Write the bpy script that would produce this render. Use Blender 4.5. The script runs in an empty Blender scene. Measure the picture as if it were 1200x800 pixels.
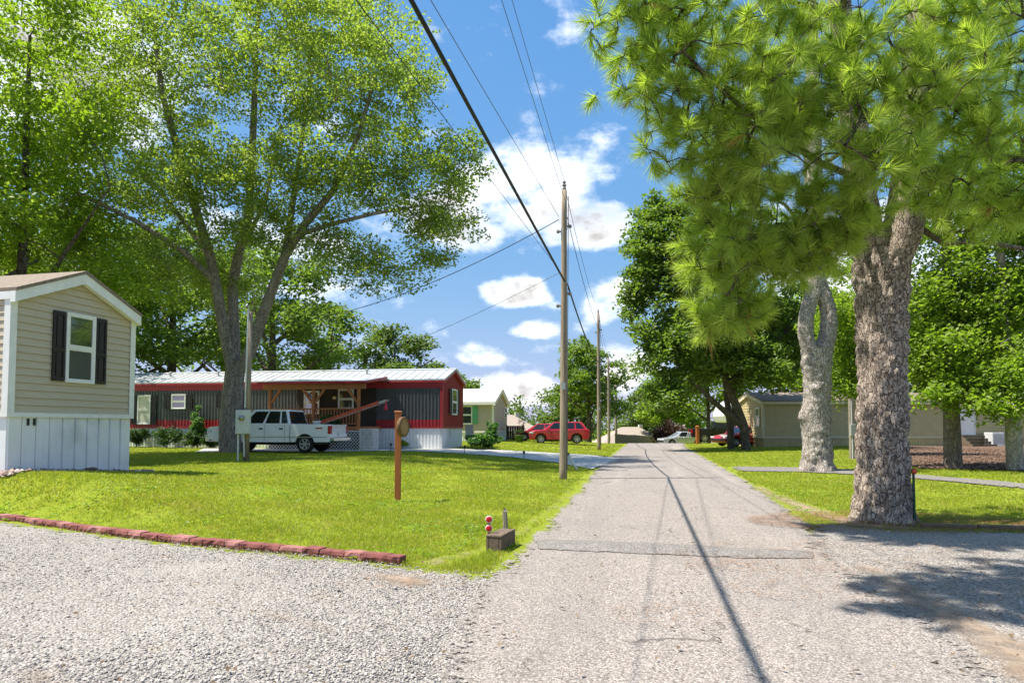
import bpy, math, random
import numpy as np
from mathutils import Vector, Matrix, noise, geometry

random.seed(7); RNG = np.random.default_rng(11)
R = math.radians
sc = bpy.context.scene
COL = sc.collection

# ------------------------------------------------------------------ camera
CAM_H, F_PX, PITCH, SHIFT_PX = 1.5, 800.0, R(2.7), 62.0
cam_data = bpy.data.cameras.new('camera')
cam_data.sensor_width = 36.0; cam_data.lens = 24.0
cam_data.shift_y = SHIFT_PX / 1200.0
cam_data.clip_start = 0.05; cam_data.clip_end = 3000
cam = bpy.data.objects.new('camera', cam_data); COL.objects.link(cam)
cam.location = (0, 0, CAM_H); cam.rotation_euler = (R(90) + PITCH, 0, 0)
sc.camera = cam

# ------------------------------------------------------------------ sun, sky, exposure
SUN_EL, SUN_AZ = R(62), R(-96)            # azimuth clockwise from +Y
sun_dir = Vector((math.sin(SUN_AZ)*math.cos(SUN_EL), math.cos(SUN_AZ)*math.cos(SUN_EL), math.sin(SUN_EL)))
sl = bpy.data.lights.new('sun', 'SUN'); sl.energy = 3.5; sl.angle = R(0.53); sl.color = (1.0, 0.93, 0.815)
so = bpy.data.objects.new('sun', sl); COL.objects.link(so); so.location = (-20, 0, 40)
so.rotation_euler = sun_dir.to_track_quat('Z', 'Y').to_euler()

world = bpy.data.worlds.new('World'); sc.world = world; world.use_nodes = True
wn, wl = world.node_tree.nodes, world.node_tree.links
wn.clear()
w_out = wn.new('ShaderNodeOutputWorld'); w_bg = wn.new('ShaderNodeBackground')
w_bg.inputs['Strength'].default_value = 0.15
sky = wn.new('ShaderNodeTexSky'); sky.sky_type = 'NISHITA'; sky.sun_disc = False
sky.sun_elevation = SUN_EL; sky.sun_rotation = SUN_AZ
sky.air_density = 1.0; sky.dust_density = 0.35; sky.ozone_density = 3.2; sky.altitude = 100

def wmath(op, a, b=None, c=None):
    n = wn.new('ShaderNodeMath'); n.operation = op
    for i, v in enumerate((a, b, c)):
        if v is None: continue
        if isinstance(v, (int, float)): n.inputs[i].default_value = v
        else: wl.new(v, n.inputs[i])
    return n.outputs[0]
def wmap(v, a, b, smooth=True, lo=0.0, hi=1.0):
    n = wn.new('ShaderNodeMapRange'); n.interpolation_type = 'SMOOTHSTEP' if smooth else 'LINEAR'
    wl.new(v, n.inputs[0]); n.inputs[1].default_value = a; n.inputs[2].default_value = b
    n.inputs[3].default_value = lo; n.inputs[4].default_value = hi
    return n.outputs[0]
tc = wn.new('ShaderNodeTexCoord'); sep = wn.new('ShaderNodeSeparateXYZ'); wl.new(tc.outputs['Generated'], sep.inputs[0])
az = wmath('ARCTAN2', sep.outputs[0], sep.outputs[1]); el = wmath('ARCSINE', sep.outputs[2])
comb = wn.new('ShaderNodeCombineXYZ'); wl.new(sep.outputs[0], comb.inputs[0]); wl.new(sep.outputs[1], comb.inputs[1])
wl.new(wmath('MULTIPLY', sep.outputs[2], 1.7), comb.inputs[2])
def wnoise(vec, scale, detail, rough, w=0.0):
    n = wn.new('ShaderNodeTexNoise'); n.noise_dimensions = '4D'; wl.new(vec, n.inputs['Vector'])
    n.inputs['W'].default_value = w
    n.inputs['Scale'].default_value = scale; n.inputs['Detail'].default_value = detail; n.inputs['Roughness'].default_value = rough
    return n.outputs['Fac']
n_fine = wnoise(comb.outputs[0], 10.0, 9, 0.6, 3.1)
n_big = wnoise(comb.outputs[0], 3.2, 3, 0.5, 1.7)
# cumulus cells, unseen ones out of view added for neutral fill: (azimuth deg, elevation deg, half width deg, half height deg, weight)
CLOUDS = [(1.5, 19.2, 7.0, 3.4, .66), (6.5, 16.6, 4.6, 2.2, .56), (-4.5, 17.2, 5.0, 2.8, .52), (.2, 11.2, 3.0, 1.5, .62), (1.5, 8.2, 2.8, .9, .4),
          (8.6, 10.4, 3.2, 2.3, .55), (-1.0, 2.8, 6.0, 1.8, .58), (-2.6, 6.0, 2.2, 1.2, .5), (9, 5.0, 4, 2.0, .45), (-2.0, 29.0, 1.3, .7, .2),
          (-19, 13, 8, 3, .36), (-33, 24, 9, 6, .5), (30, 12, 12, 5, .5), (52, 20, 14, 6, .5), (-62, 16, 15, 6, .5), (85, 14, 16, 6, .5), (-95, 22, 16, 7, .5),
          (120, 16, 15, 6, .5), (150, 28, 15, 7, .5), (178, 14, 15, 6, .5), (-130, 14, 15, 6, .5), (-155, 30, 14, 7, .45), (20, 48, 12, 7, .45), (-70, 50, 16, 9, .5), (110, 50, 16, 9, .5), (-20, 66, 22, 8, .5), (170, 62, 24, 9, .5), (60, 36, 14, 7, .5), (-110, 40, 14, 7, .5)]
tot = None
for a0, e0, wa, we, k in CLOUDS:
    da = wmath('DIVIDE', wmath('SUBTRACT', az, R(a0)), R(wa)); de = wmath('DIVIDE', wmath('SUBTRACT', el, R(e0)), R(we))
    d2 = wmath('ADD', wmath('MULTIPLY', da, da), wmath('MULTIPLY', de, de))
    b = wmath('MULTIPLY', wmap(d2, 1.5, 0.0), k)
    tot = b if tot is None else wmath('MAXIMUM', tot, b)
dens = wmath('ADD', wmath('ADD', tot, wmath('MULTIPLY', wmath('SUBTRACT', n_fine, .5), 2.1)), wmath('MULTIPLY', wmath('SUBTRACT', n_big, .5), .35))
mask = wmath('MULTIPLY', wmap(dens, .10, .80), .97)
mask = wmath('MULTIPLY', mask, wmap(el, R(-1), R(1.5)))
shade = wmap(wmath('ADD', dens, wmath('MULTIPLY', wmath('SUBTRACT', wnoise(comb.outputs[0], 7.0, 4, .5, 8.8), .5), .8)), .26, .85, True, 1.0, .27)
cc = wn.new('ShaderNodeCombineColor')
wl.new(wmath('MULTIPLY', shade, 5.6), cc.inputs[0]); wl.new(wmath('MULTIPLY', shade, 5.4), cc.inputs[1]); wl.new(wmath('MULTIPLY', shade, 5.2), cc.inputs[2])
ssep = wn.new('ShaderNodeSeparateColor'); wl.new(sky.outputs[0], ssep.inputs[0]); scol = wn.new('ShaderNodeCombineColor')
for i_, (ka, kb) in enumerate(((.35, .05), (.86, .39), (2.3, .90))):      # deep clear-day blue that stays blue towards the horizon
    c_ = ssep.outputs[i_]; wl.new(wmath('DIVIDE', wmath('MULTIPLY', c_, ka), wmath('ADD', wmath('MULTIPLY', c_, kb), 1.0)), scol.inputs[i_])
mixs = wn.new('ShaderNodeMix'); mixs.data_type = 'RGBA'; wl.new(mask, mixs.inputs[0]); wl.new(scol.outputs[0], mixs.inputs[6]); wl.new(cc.outputs[0], mixs.inputs[7])
wl.new(mixs.outputs[2], w_bg.inputs[0]); wl.new(w_bg.outputs[0], w_out.inputs[0])

sc.cycles.diffuse_bounces = 6
sc.view_settings.view_transform = 'Standard'; sc.view_settings.look = 'None'
sc.view_settings.exposure = 1.47; sc.view_settings.gamma = 1.0

# ------------------------------------------------------------------ pixel rays and terrain
CT, ST = math.cos(PITCH), math.sin(PITCH)
def ray(px, py):
    a, b = (px - 600) / F_PX, -(py - 400 - SHIFT_PX) / F_PX
    return Vector((a, CT - ST * b, ST + CT * b))
def at(px, py, Y):
    d = ray(px, py); t = Y / d.y
    return Vector((d.x * t, Y, CAM_H + d.z * t))
def sstep(a, b, v):
    t = np.clip((v - a) / (b - a), 0, 1); return t * t * (3 - 2 * t)
def edging_y(x): return 7.6 - (x + 1.28) * .49
def g(x, y):
    x = np.asarray(x, float); y = np.asarray(y, float)
    s = x - (.4 + .2 * y)
    amp = .34 + .27 * np.exp(-((y - 12.5) / 3.0) ** 2) * sstep(-4, -9, x)
    left = amp * sstep(-3.0, -12.0, s) * sstep(.05, 1.7, y - edging_y(x))
    right = .16 * sstep(3.5, 10, s) * sstep(12, 18, y)
    far = -4.2 * sstep(60, 104, y) - .8 * sstep(50, 75, y) * 0
    und = .03 * np.sin(x * .55 + y * .21) * np.sin(y * .37) * sstep(3.2, 6, np.abs(s)) * sstep(.3, 3, y - edging_y(x))
    return left + right + far + und
def gz(x, y): return float(g(x, y))
def G(px, py):
    z = 0.0; p = None
    for _ in range(25):
        d = ray(px, py); t = (z - CAM_H) / d.z if d.z < -1e-4 else 400
        p = Vector((d.x * t, d.y * t, z)); z = .5 * z + .5 * gz(p.x, p.y)
    return Vector((p.x, p.y, gz(p.x, p.y)))
def onground(x, y): return Vector((x, y, gz(x, y)))

# ------------------------------------------------------------------ materials
MATS = {}
def newmat(name):
    m = bpy.data.materials.new(name); m.use_nodes = True
    n = m.node_tree.nodes; l = m.node_tree.links; n.clear()
    o = n.new('ShaderNodeOutputMaterial'); MATS[name] = m
    return m, n, l, o
def nz(n, l, coord, scale, detail=4, rough=.55, stretch=None):
    if stretch:
        mp = n.new('ShaderNodeMapping'); mp.inputs['Scale'].default_value = stretch; l.new(coord, mp.inputs[0]); coord = mp.outputs[0]
    t = n.new('ShaderNodeTexNoise'); l.new(coord, t.inputs['Vector'])
    t.inputs['Scale'].default_value = scale; t.inputs['Detail'].default_value = detail; t.inputs['Roughness'].default_value = rough
    return t.outputs['Fac']
def vor(n, l, coord, scale, feature='F1', out='Distance', stretch=None, rand=1.0):
    if stretch:
        mp = n.new('ShaderNodeMapping'); mp.inputs['Scale'].default_value = stretch; l.new(coord, mp.inputs[0]); coord = mp.outputs[0]
    t = n.new('ShaderNodeTexVoronoi'); t.feature = feature; l.new(coord, t.inputs['Vector'])
    t.inputs['Scale'].default_value = scale; t.inputs['Randomness'].default_value = rand
    return t.outputs[out]
def ramp(n, l, fac, stops):
    r = n.new('ShaderNodeValToRGB'); l.new(fac, r.inputs[0]); e = r.color_ramp.elements
    while len(e) < len(stops): e.new(.5)
    for i, (p, c) in enumerate(stops): e[i].position = p; e[i].color = (*c, 1)
    return r.outputs[0]
def mixc(n, l, fac, a, b, mode='MIX'):
    x = n.new('ShaderNodeMix'); x.data_type = 'RGBA'; x.blend_type = mode
    for v, i in ((fac, 0), (a, 6), (b, 7)):
        if isinstance(v, (int, float)): x.inputs[i].default_value = v
        elif isinstance(v, tuple): x.inputs[i].default_value = (*v, 1)
        else: l.new(v, x.inputs[i])
    return x.outputs[2]
def mth(n, l, op, a, b=None):
    x = n.new('ShaderNodeMath'); x.operation = op
    for i, v in enumerate((a, b)):
        if v is None: continue
        if isinstance(v, (int, float)): x.inputs[i].default_value = v
        else: l.new(v, x.inputs[i])
    return x.outputs[0]
def mapr(n, l, v, a, b, lo=0, hi=1):
    x = n.new('ShaderNodeMapRange'); x.interpolation_type = 'SMOOTHSTEP'; l.new(v, x.inputs[0])
    for i, q in enumerate((a, b, lo, hi)): x.inputs[i + 1].default_value = q
    return x.outputs[0]
def feather(n, l, crd, scale=9, amp=1.9):
    at_ = n.new('ShaderNodeAttribute'); at_.attribute_name = 'feather'
    a = nz(n, l, crd, scale, 5, .7)
    soft = amp < 1.6
    v = mth(n, l, 'ADD', at_.outputs['Fac'], mth(n, l, 'MULTIPLY', mth(n, l, 'SUBTRACT', a, .5), amp))
    return mapr(n, l, v, .05, 1.1, 0, .85) if soft else mapr(n, l, v, .34, .52)
def finish(m, n, l, o, color, rough=.8, bump=None, bs=.3, bd=.02, metallic=0, spec=.4, coat=0, alpha=None):
    p = n.new('ShaderNodeBsdfPrincipled')
    if isinstance(color, tuple): p.inputs['Base Color'].default_value = (*color, 1)
    else: l.new(color, p.inputs['Base Color'])
    if isinstance(rough, (int, float)): p.inputs['Roughness'].default_value = rough
    else: l.new(rough, p.inputs['Roughness'])
    p.inputs['Metallic'].default_value = metallic; p.inputs['Specular IOR Level'].default_value = spec
    p.inputs['Coat Weight'].default_value = coat
    if bump is not None:
        b = n.new('ShaderNodeBump'); b.inputs['Strength'].default_value = bs; b.inputs['Distance'].default_value = bd
        l.new(bump, b.inputs['Height']); l.new(b.outputs[0], p.inputs['Normal'])
    if alpha is not None: l.new(alpha, p.inputs['Alpha'])
    l.new(p.outputs[0], o.inputs[0]); return m
def pm(name, c1, c2=None, scale=6, rough=.75, bs=.15, bscale=None, metallic=0, spec=.4, stretch=None, coat=0, dirt=0):
    """plain procedural surface: two-tone noise, slight relief"""
    m, n, l, o = newmat(name)
    c2 = c2 or tuple(v * .82 for v in c1)
    crd = n.new('ShaderNodeTexCoord').outputs['Object']
    a = nz(n, l, crd, scale, 6, .6, stretch)
    col = ramp(n, l, a, [(.32, c2), (.66, c1)])
    if dirt:
        d = nz(n, l, crd, scale * .23, 5, .65)
        col = mixc(n, l, mapr(n, l, d, .5, .78, 0, dirt), col, (.12, .095, .07))
    b = nz(n, l, crd, bscale or scale * 5, 4, .6, stretch)
    return finish(m, n, l, o, col, rough, b, bs, .01, metallic, spec, coat)

# object-space materials
pm('white_metal', (.74, .75, .76), (.66, .67, .69), 3, .5, .05, dirt=.12)
pm('white_trim', (.78, .78, .76), (.70, .70, .68), 5, .55, .05, dirt=.1)
pm('white_skirt', (.80, .81, .82), (.72, .74, .75), 2.2, .55, .06, dirt=.35)
pm('siding_beige', (.50, .43, .32), (.455, .39, .29), 2.5, .6, .06, stretch=(1, 1, 6))
pm('siding_tan', (.50, .42, .355), (.45, .38, .315), 2, .65, .05)
pm('siding_khaki', (.45, .38, .21), (.39, .33, .18), 2, .65, .05, dirt=.15)
pm('khaki_trim', (.56, .53, .38), (.5, .47, .34), 3, .6, .05)
pm('shingle', (.26, .21, .165), (.15, .12, .095), 14, .9, .5, 60)
pm('shingle_far', (.36, .30, .26), (.28, .235, .2), 6, .9, .3, 30)
pm('charcoal_panel', (.085, .09, .093), (.065, .069, .072), 3, .45, .05, dirt=.15)
pm('red_panel', (.36, .025, .032), (.29, .02, .026), 3, .45, .05)
pm('metal_roof', (.56, .58, .59), (.46, .485, .50), 1.2, .38, .04, metallic=.25, dirt=.25)
pm('metal_roof_cream', (.66, .65, .60), (.58, .57, .52), 1.2, .45, .04, dirt=.1)
pm('black_shutter', (.022, .018, .017), (.015, .012, .012), 8, .5, .1)
pm('green_shutter', (.13, .42, .24), (.10, .35, .2), 6, .6, .1)
pm('cedar', (.44, .17, .055), (.3, .11, .035), 5, .7, .3, stretch=(6, 6, .6))
pm('post_stain', (.42, .13, .035), (.3, .085, .025), 6, .6, .25, stretch=(9, 9, .7))
pm('weathered_wood', (.20, .145, .105), (.09, .062, .045), 7, .9, .8, 25, stretch=(1, 7, 7))
pm('grey_wood', (.30, .26, .21), (.15, .125, .1), 7, .9, .7, 25, stretch=(7, 7, 1))
pm('fence_wood', (.42, .33, .24), (.3, .23, .165), 3, .9, .4, stretch=(6, 6, .7))
pm('steps_wood', (.16, .12, .085), (.09, .07, .05), 5, .9, .4)
pm('lattice_white', (.72, .72, .70), (.62, .62, .6), 4, .6, .1)
pm('painted_brick', (.66, .65, .62), (.52, .5, .47), 5, .8, .5, dirt=.2)
pm('box_grey', (.32, .33, .32), (.26, .27, .26), 6, .6, .1)
pm('galvanised', (.46, .48, .49), (.38, .40, .41), 7, .42, .08, metallic=.55)
pm('meter_grey', (.55, .57, .58), (.48, .5, .51), 6, .45, .06)
pm('dark_plastic', (.02, .02, .021), (.014, .014, .015), 9, .5, .1)
pm('rubber', (.018, .018, .019), (.012, .012, .012), 14, .85, .3)
pm('cable_black', (.012, .012, .013), None, 9, .6, .1)
pm('cable_grey', (.10, .105, .11), None, 9, .5, .1)
pm('porcelain', (.22, .2, .19), None, 9, .25, .1)
pm('chrome', (.62, .63, .65), (.5, .51, .53), 5, .22, .03, metallic=.9)
pm('alloy', (.50, .51, .53), (.38, .39, .4), 6, .32, .04, metallic=.8)
pm('paint_white', (.82, .82, .80), (.78, .78, .76), 1.5, .25, .01, coat=.6, dirt=.1)
pm('paint_red', (.42, .012, .022), (.38, .01, .02), 1.5, .22, .01, coat=.8)
pm('paint_black', (.013, .014, .016), None, 1.5, .2, .01, coat=.8)
pm('paint_silver', (.55, .57, .58), (.5, .52, .53), 1.5, .25, .01, metallic=.4, coat=.6)
pm('rv_white', (.74, .75, .76), (.70, .71, .72), 2, .35, .02)
pm('lamp_red', (.45, .01, .012), None, 20, .18, .05, coat=.7)
pm('lamp_clear', (.62, .64, .66), None, 20, .1, .05, spec=.8)
pm('reflector_red', (.62, .012, .02), (.5, .01, .015), 60, .25, .4)
pm('reflector_orange', (.75, .09, .02), (.6, .06, .015), 60, .25, .4)
pm('green_post', (.018, .06, .035), None, 9, .5, .1)
pm('ladder_orange', (.55, .09, .035), (.42, .06, .025), 5, .45, .1)
pm('ladder_alu', (.55, .53, .48), (.42, .4, .36), 5, .4, .1, metallic=.5)
pm('flag_red', (.55, .03, .07), None, 7, .8, .2)
pm('brick_red', (.25, .085, .075), (.15, .048, .045), 9, .92, 1.0, 38)
pm('brick_top', (.36, .165, .15), (.24, .1, .09), 9, .92, .8, 38)
pm('curtain', (.42, .45, .38), (.3, .33, .27), 7, .8, .1, stretch=(5, 5, .5))
pm('blinds', (.50, .52, .50), None, 8, .7, .1)
pm('bulb_glow', (.9, .7, .3), None, 8, .3, 0)
pm('plaque_face', (.34, .22, .11), (.2, .12, .055), 11, .6, .3)
pm('plaque_rim', (.16, .09, .04), (.1, .055, .025), 11, .8, .5)
pm('tree_stake', (.33, .09, .05), None, 6, .8, .2)
pm('planter_green', (.045, .10, .035), None, 6, .6, .2)
pm('porch_shade_dark', (.035, .028, .025), None, 4, .8, .1)  # near-black colour standing in for shade inside and under the porch
pm('charcoal_door', (.60, .58, .50), None, 4, .5, .1)

def glass(name, tint, refl=.85, ior=2.3):
    m, n, l, o = newmat(name)
    crd = n.new('ShaderNodeTexCoord').outputs['Object']
    w = nz(n, l, crd, 1.6, 2, .5)
    finish(m, n, l, o, tint, .04, w, .04, .02, 0, refl); n['Principled BSDF'].inputs['IOR'].default_value = ior
    return m
glass('window_glass', (.035, .042, .04), .9)
glass('car_glass', (.012, .014, .015), .5, 1.6)
glass('window_screen', (.09, .095, .085), .3, 1.5)

def leafmat(name, c1, c2, c3, trans=.42, rough=.45, tcol=None, dry=None):
    m, n, l, o = newmat(name)
    ge = n.new('ShaderNodeNewGeometry'); crd = n.new('ShaderNodeTexCoord').outputs['Object']
    col = ramp(n, l, ge.outputs['Random Per Island'], [(0, c1), (.55, c2), (1, c3)])
    big = nz(n, l, crd, .55, 3, .6)
    col = mixc(n, l, mapr(n, l, big, .35, .7, 0, .55), col, mixc(n, l, .5, col, c3))
    if dry:
        dn = nz(n, l, crd, 1.3, 5, .65); dn = mth(n, l, 'ADD', dn, mth(n, l, 'MULTIPLY', mth(n, l, 'SUBTRACT', ge.outputs['Random Per Island'], .5), .25))
        col = mixc(n, l, mapr(n, l, dn, dry[1] + .03, dry[2] + .1, 0, dry[3]), col, dry[0])
    p = n.new('ShaderNodeBsdfPrincipled'); l.new(col, p.inputs['Base Color']); p.inputs['Roughness'].default_value = rough
    p.inputs['Specular IOR Level'].default_value = .35
    t = n.new('ShaderNodeBsdfTranslucent')
    tc2 = mixc(n, l, 1.0, col, tcol or (1.35, 1.5, .55), 'MULTIPLY'); l.new(tc2, t.inputs[0])
    x = n.new('ShaderNodeMixShader'); x.inputs[0].default_value = trans
    l.new(p.outputs[0], x.inputs[1]); l.new(t.outputs[0], x.inputs[2]); l.new(x.outputs[0], o.inputs[0])
    return m
leafmat('leaf_maple', (.155, .22, .055), (.225, .30, .07), (.33, .385, .11), .55)
leafmat('leaf_oak', (.09, .15, .035), (.13, .20, .045), (.2, .27, .06), .53)
leafmat('leaf_bright', (.14, .22, .025), (.2, .29, .03), (.29, .37, .05), .54)
leafmat('leaf_gum', (.13, .21, .03), (.19, .28, .038), (.28, .37, .06), .55)
leafmat('leaf_far', (.08, .125, .04), (.11, .165, .05), (.15, .205, .06), .46)
leafmat('leaf_shrub', (.02, .05, .015), (.035, .08, .022), (.07, .13, .03))
leafmat('leaf_hosta', (.05, .13, .03), (.08, .18, .045), (.14, .26, .07))
leafmat('leaf_plum', (.03, .014, .016), (.05, .02, .022), (.07, .035, .03))
leafmat('needle', (.22, .31, .06), (.33, .43, .08), (.50, .56, .17), .56, .4)
leafmat('needle_dry', (.25, .12, .03), (.32, .17, .05), (.38, .22, .07), .2, .6, (1.1, 1, .8))
leafmat('grass_blade', (.17, .25, .018), (.26, .335, .022), (.42, .42, .06), .45, .5, (1.3, 1.3, .7), ((.50, .40, .12), .5, .66, .55))
leafmat('dead_leaf', (.10, .06, .03), (.16, .10, .055), (.24, .17, .1), .1, .8, (1, 1, 1))
leafmat('straw', (.20, .09, .035), (.28, .13, .055), (.35, .2, .09), .1, .8, (1, 1, 1))

def barkmat(name, dark, mid, light, scale, stretch=(1, 1, .38), bs=.9, lichen=None):
    m, n, l, o = newmat(name)
    crd = n.new('ShaderNodeTexCoord').outputs['Object']
    wob = nz(n, l, crd, scale * .8, 3, .6)
    add = n.new('ShaderNodeVectorMath'); add.operation = 'ADD'; l.new(crd, add.inputs[0])
    cx = n.new('ShaderNodeCombineXYZ'); [l.new(mth(n, l, 'MULTIPLY', wob, .16), cx.inputs[i]) for i in range(3)]
    l.new(cx.outputs[0], add.inputs[1])
    edge = vor(n, l, add.outputs[0], scale, 'DISTANCE_TO_EDGE', 'Distance', stretch)
    cell = vor(n, l, add.outputs[0], scale, 'F1', 'Color', stretch)
    fine = nz(n, l, crd, scale * 3.5, 5, .65, (1, 1, .45))
    sepc = n.new('ShaderNodeSeparateColor'); l.new(cell, sepc.inputs[0])
    tone = mth(n, l, 'ADD', mth(n, l, 'MULTIPLY', sepc.outputs[0], .5), mth(n, l, 'MULTIPLY', fine, .6))
    col = ramp(n, l, tone, [(.22, mid), (.78, light)])
    if lichen:
        lz = nz(n, l, crd, 2.6, 5, .7); col = mixc(n, l, mapr(n, l, lz, .52, .68, 0, .65), col, lichen)
    ef = mapr(n, l, mth(n, l, 'ADD', edge, mth(n, l, 'MULTIPLY', mth(n, l, 'SUBTRACT', fine, .5), .12)), .0, .09)
    col = mixc(n, l, ef, dark, col)
    h = mth(n, l, 'ADD', mth(n, l, 'MULTIPLY', ef, .8), mth(n, l, 'MULTIPLY', fine, .5))
    return finish(m, n, l, o, col, .92, h, bs, .035, 0, .2)
barkmat('bark_pine', (.075, .056, .046), (.22, .17, .14), (.50, .42, .355), 20.0, (1, 1, .36), 1.0)
barkmat('bark_pine_grey', (.11, .09, .078), (.27, .23, .2), (.48, .44, .40), 16.0, (1, 1, .5))
barkmat('bark_maple', (.09, .075, .06), (.21, .175, .145), (.36, .315, .27), 13, (1, 1, .22), .7, (.25, .26, .22))
barkmat('bark_dark', (.035, .03, .025), (.085, .07, .055), (.15, .125, .1), 8, (1, 1, .25), .7)
barkmat('bark_gum', (.09, .07, .055), (.17, .135, .105), (.28, .235, .19), 16, (1, 1, .25), .7, (.30, .30, .27))
barkmat('bark_birch', (.16, .14, .115), (.26, .23, .195), (.44, .41, .37), 14, (1, 1, .4), .5, (.5, .49, .45))

def polemat():
    m, n, l, o = newmat('pole_wood')
    crd = n.new('ShaderNodeTexCoord').outputs['Object']
    a = nz(n, l, crd, 3, 6, .7, (14, 14, .35)); b = nz(n, l, crd, 1.2, 4, .6, (3, 3, .4))
    col = ramp(n, l, a, [(.3, (.12, .092, .07)), (.5, (.27, .215, .16)), (.72, (.40, .335, .265))])
    col = mixc(n, l, mapr(n, l, b, .45, .7, 0, .5), col, (.25, .2, .16))
    finish(m, n, l, o, col, .9, a, .6, .015, 0, .2)
polemat()

def groundmat(name, kind):
    m, n, l, o = newmat(name)
    crd = n.new('ShaderNodeTexCoord').outputs['Object']
    if kind == 'lawn':
        a = nz(n, l, crd, 1.1, 5, .6); b = nz(n, l, crd, 45, 4, .7); c = nz(n, l, crd, .22, 4, .6)
        col = ramp(n, l, b, [(.25, (.13, .18, .016)), (.5, (.22, .275, .022)), (.75, (.32, .34, .04))])
        col = mixc(n, l, mapr(n, l, a, .55, .8, 0, .5), col, (.30, .28, .06))
        col = mixc(n, l, mapr(n, l, c, .5, .75, 0, .35), col, (.15, .21, .02))
        return finish(m, n, l, o, col, .95, b, .9, .03, 0, .1)
    if kind == 'road':
        ch = vor(n, l, crd, 70, 'F1', 'Color'); dist = vor(n, l, crd, 70, 'F1', 'Distance')
        s = n.new('ShaderNodeSeparateColor'); l.new(ch, s.inputs[0])
        big = nz(n, l, crd, .55, 5, .65); med = nz(n, l, crd, 3.5, 5, .65)
        col = ramp(n, l, s.outputs[0], [(.0, (.15, .13, .118)), (.3, (.29, .255, .232)), (.75, (.375, .332, .305)), (1, (.49, .445, .41))])
        col = mixc(n, l, mapr(n, l, dist, .35, .75, 0, .55), col, (.09, .083, .078))
        # wheel tracks worn darker and a paler crown, along the road direction
        col = mixc(n, l, mapr(n, l, big, .45, .72, 0, .35), col, (.20, .19, .185))
        col = mixc(n, l, mapr(n, l, med, .55, .8, 0, .35), col, (.36, .325, .29))
        mpr = n.new('ShaderNodeMapping'); mpr.vector_type = 'TEXTURE'; mpr.inputs['Rotation'].default_value = (0, 0, -R(11.3)); mpr.inputs['Scale'].default_value = (.8, 14, 1); l.new(crd, mpr.inputs[0])
        stk = nz(n, l, mpr.outputs[0], 1.0, 5, .6)
        col = mixc(n, l, mapr(n, l, stk, .5, .68, 0, .32), col, (.19, .17, .16))
        col = mixc(n, l, mapr(n, l, stk, .45, .3, 0, .35), col, (.42, .375, .34))
        # thin wandering cracks
        cw = nz(n, l, crd, 1.6, 4, .7)
        cv = n.new('ShaderNodeVectorMath'); cv.operation = 'ADD'; l.new(crd, cv.inputs[0])
        cx = n.new('ShaderNodeCombineXYZ'); [l.new(mth(n, l, 'MULTIPLY', cw, .9), cx.inputs[i]) for i in range(2)]; l.new(cx.outputs[0], cv.inputs[1])
        ce = vor(n, l, cv.outputs[0], .28, 'DISTANCE_TO_EDGE', 'Distance', (1.6, .5, 1))
        crack = mapr(n, l, ce, .0015, .006, .75, 0)
        brk = mapr(n, l, nz(n, l, crd, .9, 3, .6), .45, .58)
        col = mixc(n, l, mth(n, l, 'MULTIPLY', crack, brk), col, (.075, .068, .062))
        return finish(m, n, l, o, col, .9, mth(n, l, 'SUBTRACT', s.outputs[1], dist), .55, .012, 0, .25, 0, feather(n, l, crd, 12))
    if kind == 'gravel':
        ch = vor(n, l, crd, 48, 'F1', 'Color'); dist = vor(n, l, crd, 48, 'F1', 'Distance'); s = n.new('ShaderNodeSeparateColor'); l.new(ch, s.inputs[0])
        big = nz(n, l, crd, .5, 5, .65); med = nz(n, l, crd, 2.2, 6, .7)
        col = ramp(n, l, s.outputs[0], [(0, (.18, .163, .15)), (.35, (.32, .295, .272)), (.8, (.42, .39, .362)), (1, (.52, .49, .46))])
        col = mixc(n, l, mapr(n, l, dist, .3, .7, 0, .4), col, (.15, .135, .12))
        col = mixc(n, l, mapr(n, l, big, .5, .68, 0, .45), col, (.40, .375, .345))
        col = mixc(n, l, mapr(n, l, med, .58, .72, 0, .6), col, (.31, .23, .15))
        return finish(m, n, l, o, col, .95, mth(n, l, 'SUBTRACT', 1.0, dist), .8, .03, 0, .2, 0, feather(n, l, crd, 12))
    if kind == 'sand':
        a = nz(n, l, crd, 3, 6, .65); b = nz(n, l, crd, 60, 4, .7)
        col = ramp(n, l, a, [(.3, (.30, .215, .15)), (.7, (.42, .33, .25))])
        col = mixc(n, l, mapr(n, l, b, .5, .8, 0, .5), col, (.2, .14, .1))
        return finish(m, n, l, o, col, .95, b, .5, .015, 0, .15, 0, feather(n, l, crd, 5, 1.5))
    if kind == 'concrete':
        a = nz(n, l, crd, .8, 6, .65); b = nz(n, l, crd, 40, 4, .7)
        col = ramp(n, l, a, [(.3, (.40, .385, .36)), (.7, (.52, .51, .49))])
        return finish(m, n, l, o, col, .9, b, .3, .01, 0, .2)
    if kind == 'mulch':
        a = nz(n, l, crd, 1.5, 6, .65); b = vor(n, l, crd, 22, 'F1', 'Color'); s = n.new('ShaderNodeSeparateColor'); l.new(b, s.inputs[0])
        col = ramp(n, l, s.outputs[0], [(0, (.07, .045, .032)), (.6, (.15, .095, .065)), (1, (.25, .165, .115))])
        col = mixc(n, l, mapr(n, l, a, .5, .75, 0, .5), col, (.18, .12, .085))
        return finish(m, n, l, o, col, .95, s.outputs[1], .8, .03, 0, .15)
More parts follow.
